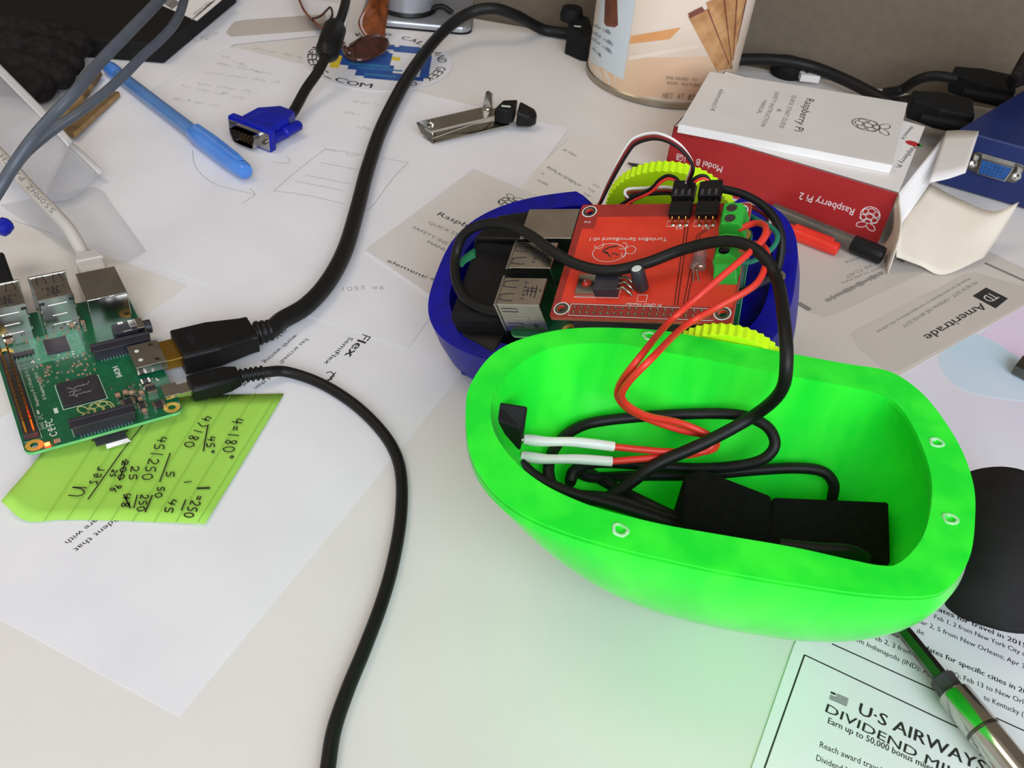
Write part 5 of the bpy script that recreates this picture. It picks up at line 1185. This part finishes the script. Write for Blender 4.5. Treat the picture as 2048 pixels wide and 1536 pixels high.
def plugthing(lab, a, b, w_, hh, zc, tail):
    o, ln = axis_thing('monitor_plug', lab, 'plug', at(*a, zc), at(*b, zc), 'black plugs in the splitter box')
    obj('plug_body', MB().loft([[(x, y * s_, zz) for y, zz in ((-w_, -hh), (w_, -hh), (w_, hh), (-w_, hh))] for x, s_ in ((0, 1), (ln * .55, 1.0), (ln * .75, .75), (ln, .5))]), 'black_matte', o, bev=1.5)
    m = MB()
    for k in range(4): m.box(ln * .1 + k * 4, -w_ - .3, -hh * .8, ln * .1 + k * 4 + 1.4, w_ + .3, hh * .8)
    obj('grip_ribs', m, 'black_matte', o, bev=.3)
    for s_ in (-1, 1): obj('thumb_screw', MB().lathe([(3.4, 0), (3.4, ln * .5), (2.6, ln * .6), (2.6, ln * .8)], (0, s_ * (w_ + 2.6), 0), V(1, 0, 0), n=14), 'black_matte', o, smooth=40)
    obj('cable', MB().tube([at(*p) for p in tail], 3.6, 12, 6), 'black_rubber', o, smooth=80, space='W')
plugthing('black monitor plug nearest the white booklet, front one of two in the blue splitter', (1940, 234), (1818, 208), 15, 7, 22, [(1845, 205, 26), (1822, 200, 24), (1800, 203, 12), (1780, 205, 6)])
plugthing('black monitor plug by the wall, rear one of two in the blue splitter', (2022, 184), (1902, 158), 15, 7, 22, [(1915, 158, 26), (1870, 152, 24), (1835, 160, 18), (1802, 180, 7), (1770, 186, 5)])
tag(obj('black_strap', MB().patch([[at(2020, 150, 60), at(2050, 100, 70), at(2090, 70, 75)], [at(2010, 165, 42), at(2060, 150, 42), at(2100, 150, 42)]]), 'black_cloth', smooth=60, solid=6), 'black fabric corner at the right edge above the splitter', 'fabric')
# charger next to the tin
o = thing('charger_plug', 'small black charger standing at the wall left of the wafer tin', 'charger', at_base(at(1155, 75)))
obj('charger_body', pxblock([(1135, 48, 22), (1155, 28, 24), (1178, 32, 24), (1190, 70, 20), (1165, 78, 16), (1138, 66, 16)], 0), 'black_matte', o, bev=2, space='W')
obj('charger_knob', MB().lathe([(8, 0), (8.5, 4), (7, 9)], at(1142, 40, 20), n=20), 'black_matte', o, smooth=40, space='W'); obj('white_mark', MB().box(-2.4, -.6, 0, 2.4, .6, .3).xf(Matrix.Translation(at(1155, 53, 24.5))), 'silk', o, space='W')

# ================================================================== black box, gloves and plastic at the top left
o = thing('black_box', 'black cardboard box with a white shipping label at the top left', 'box', at_base(at(250, 60)))
bt_ = [(395, 40, 18), (470, -30, 18), (300, -190, 18), (-80, -60, 18), (40, 60, 18), (310, 92, 18)]
bt_ = [(322, 88, 14), (470, -30, 14), (250, -200, 14), (-120, -60, 14), (20, 64, 14)]
obj('carton', pxblock(bt_, 1.2), 'black_matte', o, bev=1.0, space='W')
lt = [at(u, v, 14.05) for u, v in ((394, 42), (458, -12), (390, -50), (322, 10))]
lb_ = obj('shipping_label', MB().prism([(p.x, p.y) for p in lt], 14.05, 14.2), 'card_white', o, space='W')
m = MB()
a, b, c = at(335, 14, 14.2), at(342, 20, 14.2), at(346, -10, 14.2)
for i in range(10): q = at(328 + i * 1.7, 8 + i * 1.1, 14.2); m.ribbon([q, q + (at(346, -6, 14.2) - at(328, 8, 14.2)) * .9], .8 if i % 3 else 1.6, Z, .05)
for i in range(5): m.ribbon([at(383 + i * 8, 40 - i * 7, 14.2), at(403 + i * 8, 24 - i * 7, 14.2)], 1.2, Z, .05)
text(m, 'MADE IN CHINA', at(392, 30, 14.2), at(424, 4, 14.2), 3, lift=.05)
obj('label_print', m, 'ink_grey', lb_, space='W')
o = thing('black_gloves', 'dark fuzzy knitted gloves heaped below the black box', 'gloves', at_base(at(60, 120)))
def finger(pts, r): return MB().tube([at(*p) for p in pts], lambda t_: r * (math.sqrt(max(0.02, 1 - max(0, (t_ - .82) / .18) ** 2))) * (.94 + .06 * math.sin(t_ * 21)), 16, 8, flat=.8)
for pts, r in (([(-60, 60, 22), (20, 62, 22), (100, 72, 19), (185, 98, 13)], 13), ([(-60, 92, 18), (20, 98, 20), (95, 110, 17), (168, 132, 12)], 13), ([(-60, 120, 15), (20, 132, 17), (80, 142, 15), (152, 154, 11)], 12), ([(-50, 140, 13), (10, 150, 14), (60, 166, 12), (102, 186, 9)], 12)):
    obj('finger', finger(pts, r), 'black_cloth', o, smooth=80, space='W')
obj('palm', pxblock([(-120, 20, 26), (60, 30, 26), (90, 110, 22), (30, 160, 14), (-120, 150, 12)], 1), 'black_cloth', o, bev=6, space='W', segs=4)
o = thing('pencil_box', 'frosted clear plastic tray at the left edge below the gloves', 'plastic tray', at_base(at(60, 250)))
def film(name, rows, mat, th=.5): return obj(name, MB().patch([[at(*p) for p in r] for r in rows], 4), mat, o, smooth=60, space='W', solid=th)
film('tray_side', [[(-60, 78, 26), (0, 140, 26), (90, 232, 24), (140, 288, 20)], [(-80, 250, 22), (-20, 300, 20), (40, 350, 14), (90, 400, 9)]], 'clear_film')
film('tray_edge', [[(-60, 66, 26.6), (0, 130, 26.6), (92, 224, 24.6), (146, 284, 20.6)], [(-60, 84, 26.4), (-4, 148, 26.4), (86, 240, 24.4), (136, 294, 20.4)]], 'clear_edge', .8)
film('tray_flap', [[(122, 268, 16), (160, 302, 11), (206, 345, 5)], [(60, 300, 14), (100, 345, 9), (150, 395, 4)], [(0, 360, 12), (50, 380, 8), (85, 405, 4)]], 'clear_film')
film('flap_edge', [[(118, 266, 16.6), (160, 300, 11.6), (208, 346, 5.6)], [(124, 276, 16.6), (158, 310, 11.6), (198, 350, 5.6)]], 'clear_edge', .6)
film('plastic_sleeve', [[(85, 395, 1.4), (190, 375, 1.4), (232, 420, 1.4), (292, 502, 1.4)], [(0, 410, 1.4), (90, 470, 1.4), (170, 520, 1.4), (255, 526, 1.4)]], 'clear_thin', .2)

# sunglasses with amber arms behind the monitor cable
o = thing('sunglasses', 'folded amber tortoiseshell sunglasses lying on the round sticker', 'sunglasses', at_base(at(700, 90)))
am = lambda name, pts, w_, mat, th=1.6: obj(name, MB().patch([[at(u, v, zz) for u, v, zz in pts], [at(u, v, max(.8, zz - w_)) for u, v, zz in pts]], 5), mat, o, smooth=60, space='W', solid=th)
am('amber_arm', [(592, -30, 14), (604, 8, 13), (620, 32, 12), (648, 56, 10), (690, 84, 9)], 8, 'amber')
am('dark_arm', [(618, 36, 13), (640, 30, 14), (660, 12, 16), (667, 30, 10), (655, 52, 9)], 7, 'tortoise_dark')
obj('amber_lens', MB().patch([[at(730, 74, 6), at(716, 46, 14), at(732, 12, 24), at(748, -20, 30)], [at(768, 74, 4), at(772, 40, 12), at(776, 8, 20), at(780, -20, 28)]], 6), 'amber', o, smooth=60, space='W', solid=1.6)
obj('dark_lens', MB().patch([[at(690, 106, 2.5), at(704, 92, 9), at(724, 78, 12), at(752, 72, 12), at(772, 78, 8)], [at(694, 118, 2), at(712, 124, 3), at(736, 122, 3), at(764, 108, 3), at(776, 92, 3)]], 6), 'tortoise_dark', o, smooth=60, space='W', solid=1.8)
obj('bridge', MB().tube([at(688, 96, 8), at(696, 104, 7), at(706, 110, 5)], 2.0, 10, 4), 'tortoise_dark', o, smooth=60, space='W')
obj('hinge', MB().loft([[at(u, v, zz) for u, v, zz in ((698, 88, 11), (724, 72, 13), (726, 76, 13), (700, 92, 11))], [at(u, v, zz) for u, v, zz in ((698, 90, 9), (724, 74, 11), (726, 78, 11), (700, 94, 9))]]), 'steel', o, space='W')

# silver lamp foot at the wall
p = at(806, 30, 6); lc = V(p.x, p.y, 0) 
o = thing('lamp_foot', 'silver round lamp foot with a column against the wall', 'lamp', Matrix.Translation(at(826, 26, 0)))
ct = at(815, 26, 0)
bdir = V(ct.x, ct.y, 0).normalized(); lc = at(820, 62, 0) + V(bdir.x, bdir.y, 0) * 42
obj('foot_plate', MB().prism([(lc.x + x, lc.y + y) for x, y in rrect(-34, -40, 48, 30, 9)], 0, 5.5), 'silver_paint', o, bev=1.5, space='W')
obj('foot_gasket', MB().prism([(lc.x + x, lc.y + y) for x, y in rrect(-34.5, -40.5, 48.5, 30.5, 9)], 0, 1.2), 'black_matte', o, space='W')
cl = at(815, 34, 6); cl = V(cl.x, cl.y, 6) + V(bdir.x, bdir.y, 0) * 20
obj('column', MB().lathe([(21, 2), (20, 3), (20, 120)], V(cl.x, cl.y, 4), n=40), 'silver_paint', o, smooth=40, space='W'); obj('column_collar', MB().lathe([(21.5, 0), (22, 1.5), (21, 3.5)], V(cl.x, cl.y, 5), n=40), 'black_plastic', o, smooth=40, space='W')
obj('lamp_lead', MB().tube([at(838, 26, 7), at(865, 17, 9), at(885, 13, 10), at(905, 26, 6)], 2.0, 10, 5), 'black_rubber', o, smooth=80, space='W')

# ================================================================== front right: black pad, screwdriver, small things
o = thing('ear_cushion', 'matte black curved pad leaning behind the right end of the green shell', 'pad', at_base(at(1980, 1120)))
grid = [[(1935, 985, 20), (1980, 978, 24), (2012, 977, 26), (2030, 985, 26), (2050, 1030, 24)], [(1925, 1030, 18), (1970, 1035, 26), (2010, 1040, 29), (2040, 1050, 28), (2062, 1075, 24)], [(1918, 1090, 14), (1965, 1110, 22), (2005, 1115, 26), (2040, 1120, 26), (2066, 1130, 22)], [(1912, 1150, 12), (1945, 1175, 16), (1990, 1185, 19), (2030, 1185, 20), (2060, 1185, 18)], [(1922, 1205, 9), (1942, 1222, 10), (1975, 1244, 11), (2022, 1262, 12), (2056, 1225, 14)]]
obj('pad', MB().patch([[at(*p) for p in r] for r in grid], 6), 'black_foam_pad', o, smooth=80, space='W', solid=9)
obj('pad_fold', MB().tube([at(1925, 1118, 21), at(1955, 1128, 23), at(1972, 1142, 22)], lambda t_: 4.6 - 1.2 * t_, 14, 5), 'black_matte', o, smooth=80, space='W')
obj('thin_lead', MB().tube([at(1946, 966, 8), at(1960, 967, 8), at(1972, 975, 9), at(1990, 990, 16)], .7, 8, 5), 'black_rubber', o, smooth=60, space='W')
o, ln = axis_thing('screwdriver', 'metal screwdriver with a dark hex bit pointing under the green shell', 'screwdriver', at(1818, 1276, 6), at(2053, 1570, 8))
L1 = (at(1905, 1385, 7) - at(1818, 1276, 6)).length; L0 = (at(1882, 1355, 7) - at(1818, 1276, 6)).length
obj('bit', lx_([(2.2, -12), (2.5, 0), (2.6, L0)], 6), 'steel_dark', o)
obj('hex_collar', lx_([(3.6, L0 - .5), (4.1, L0), (4.1, L1 + .5)], 6), 'chip', o, bev=.3)
h_ = obj('handle', lx_([(4.8, L1), (5.4, L1 + .8), (5.4, L1 + 20), (5.4, ln + 60)], 28), 'chrome', o, smooth=40)
obj('handle_ring', lx_([(5.4, L1 + 13), (5.5, L1 + 13.3), (5.5, L1 + 13.9), (5.4, L1 + 14.2)], 28), 'steel_dark', h_, smooth=40)
o, ln = axis_thing('metal_plug', 'small dark metal plug tip poking in at the right picture edge', 'plug', at(2034, 728, 4), at(2100, 760, 4))
obj('plug_shell', MB().box(0, -5.5, -2.4, 14, 5.5, 2.4), 'steel_dark', o, bev=.3); obj('plug_grip', MB().box(13, -7, -3.6, ln, 7, 3.6), 'black_matte', o, bev=.8)
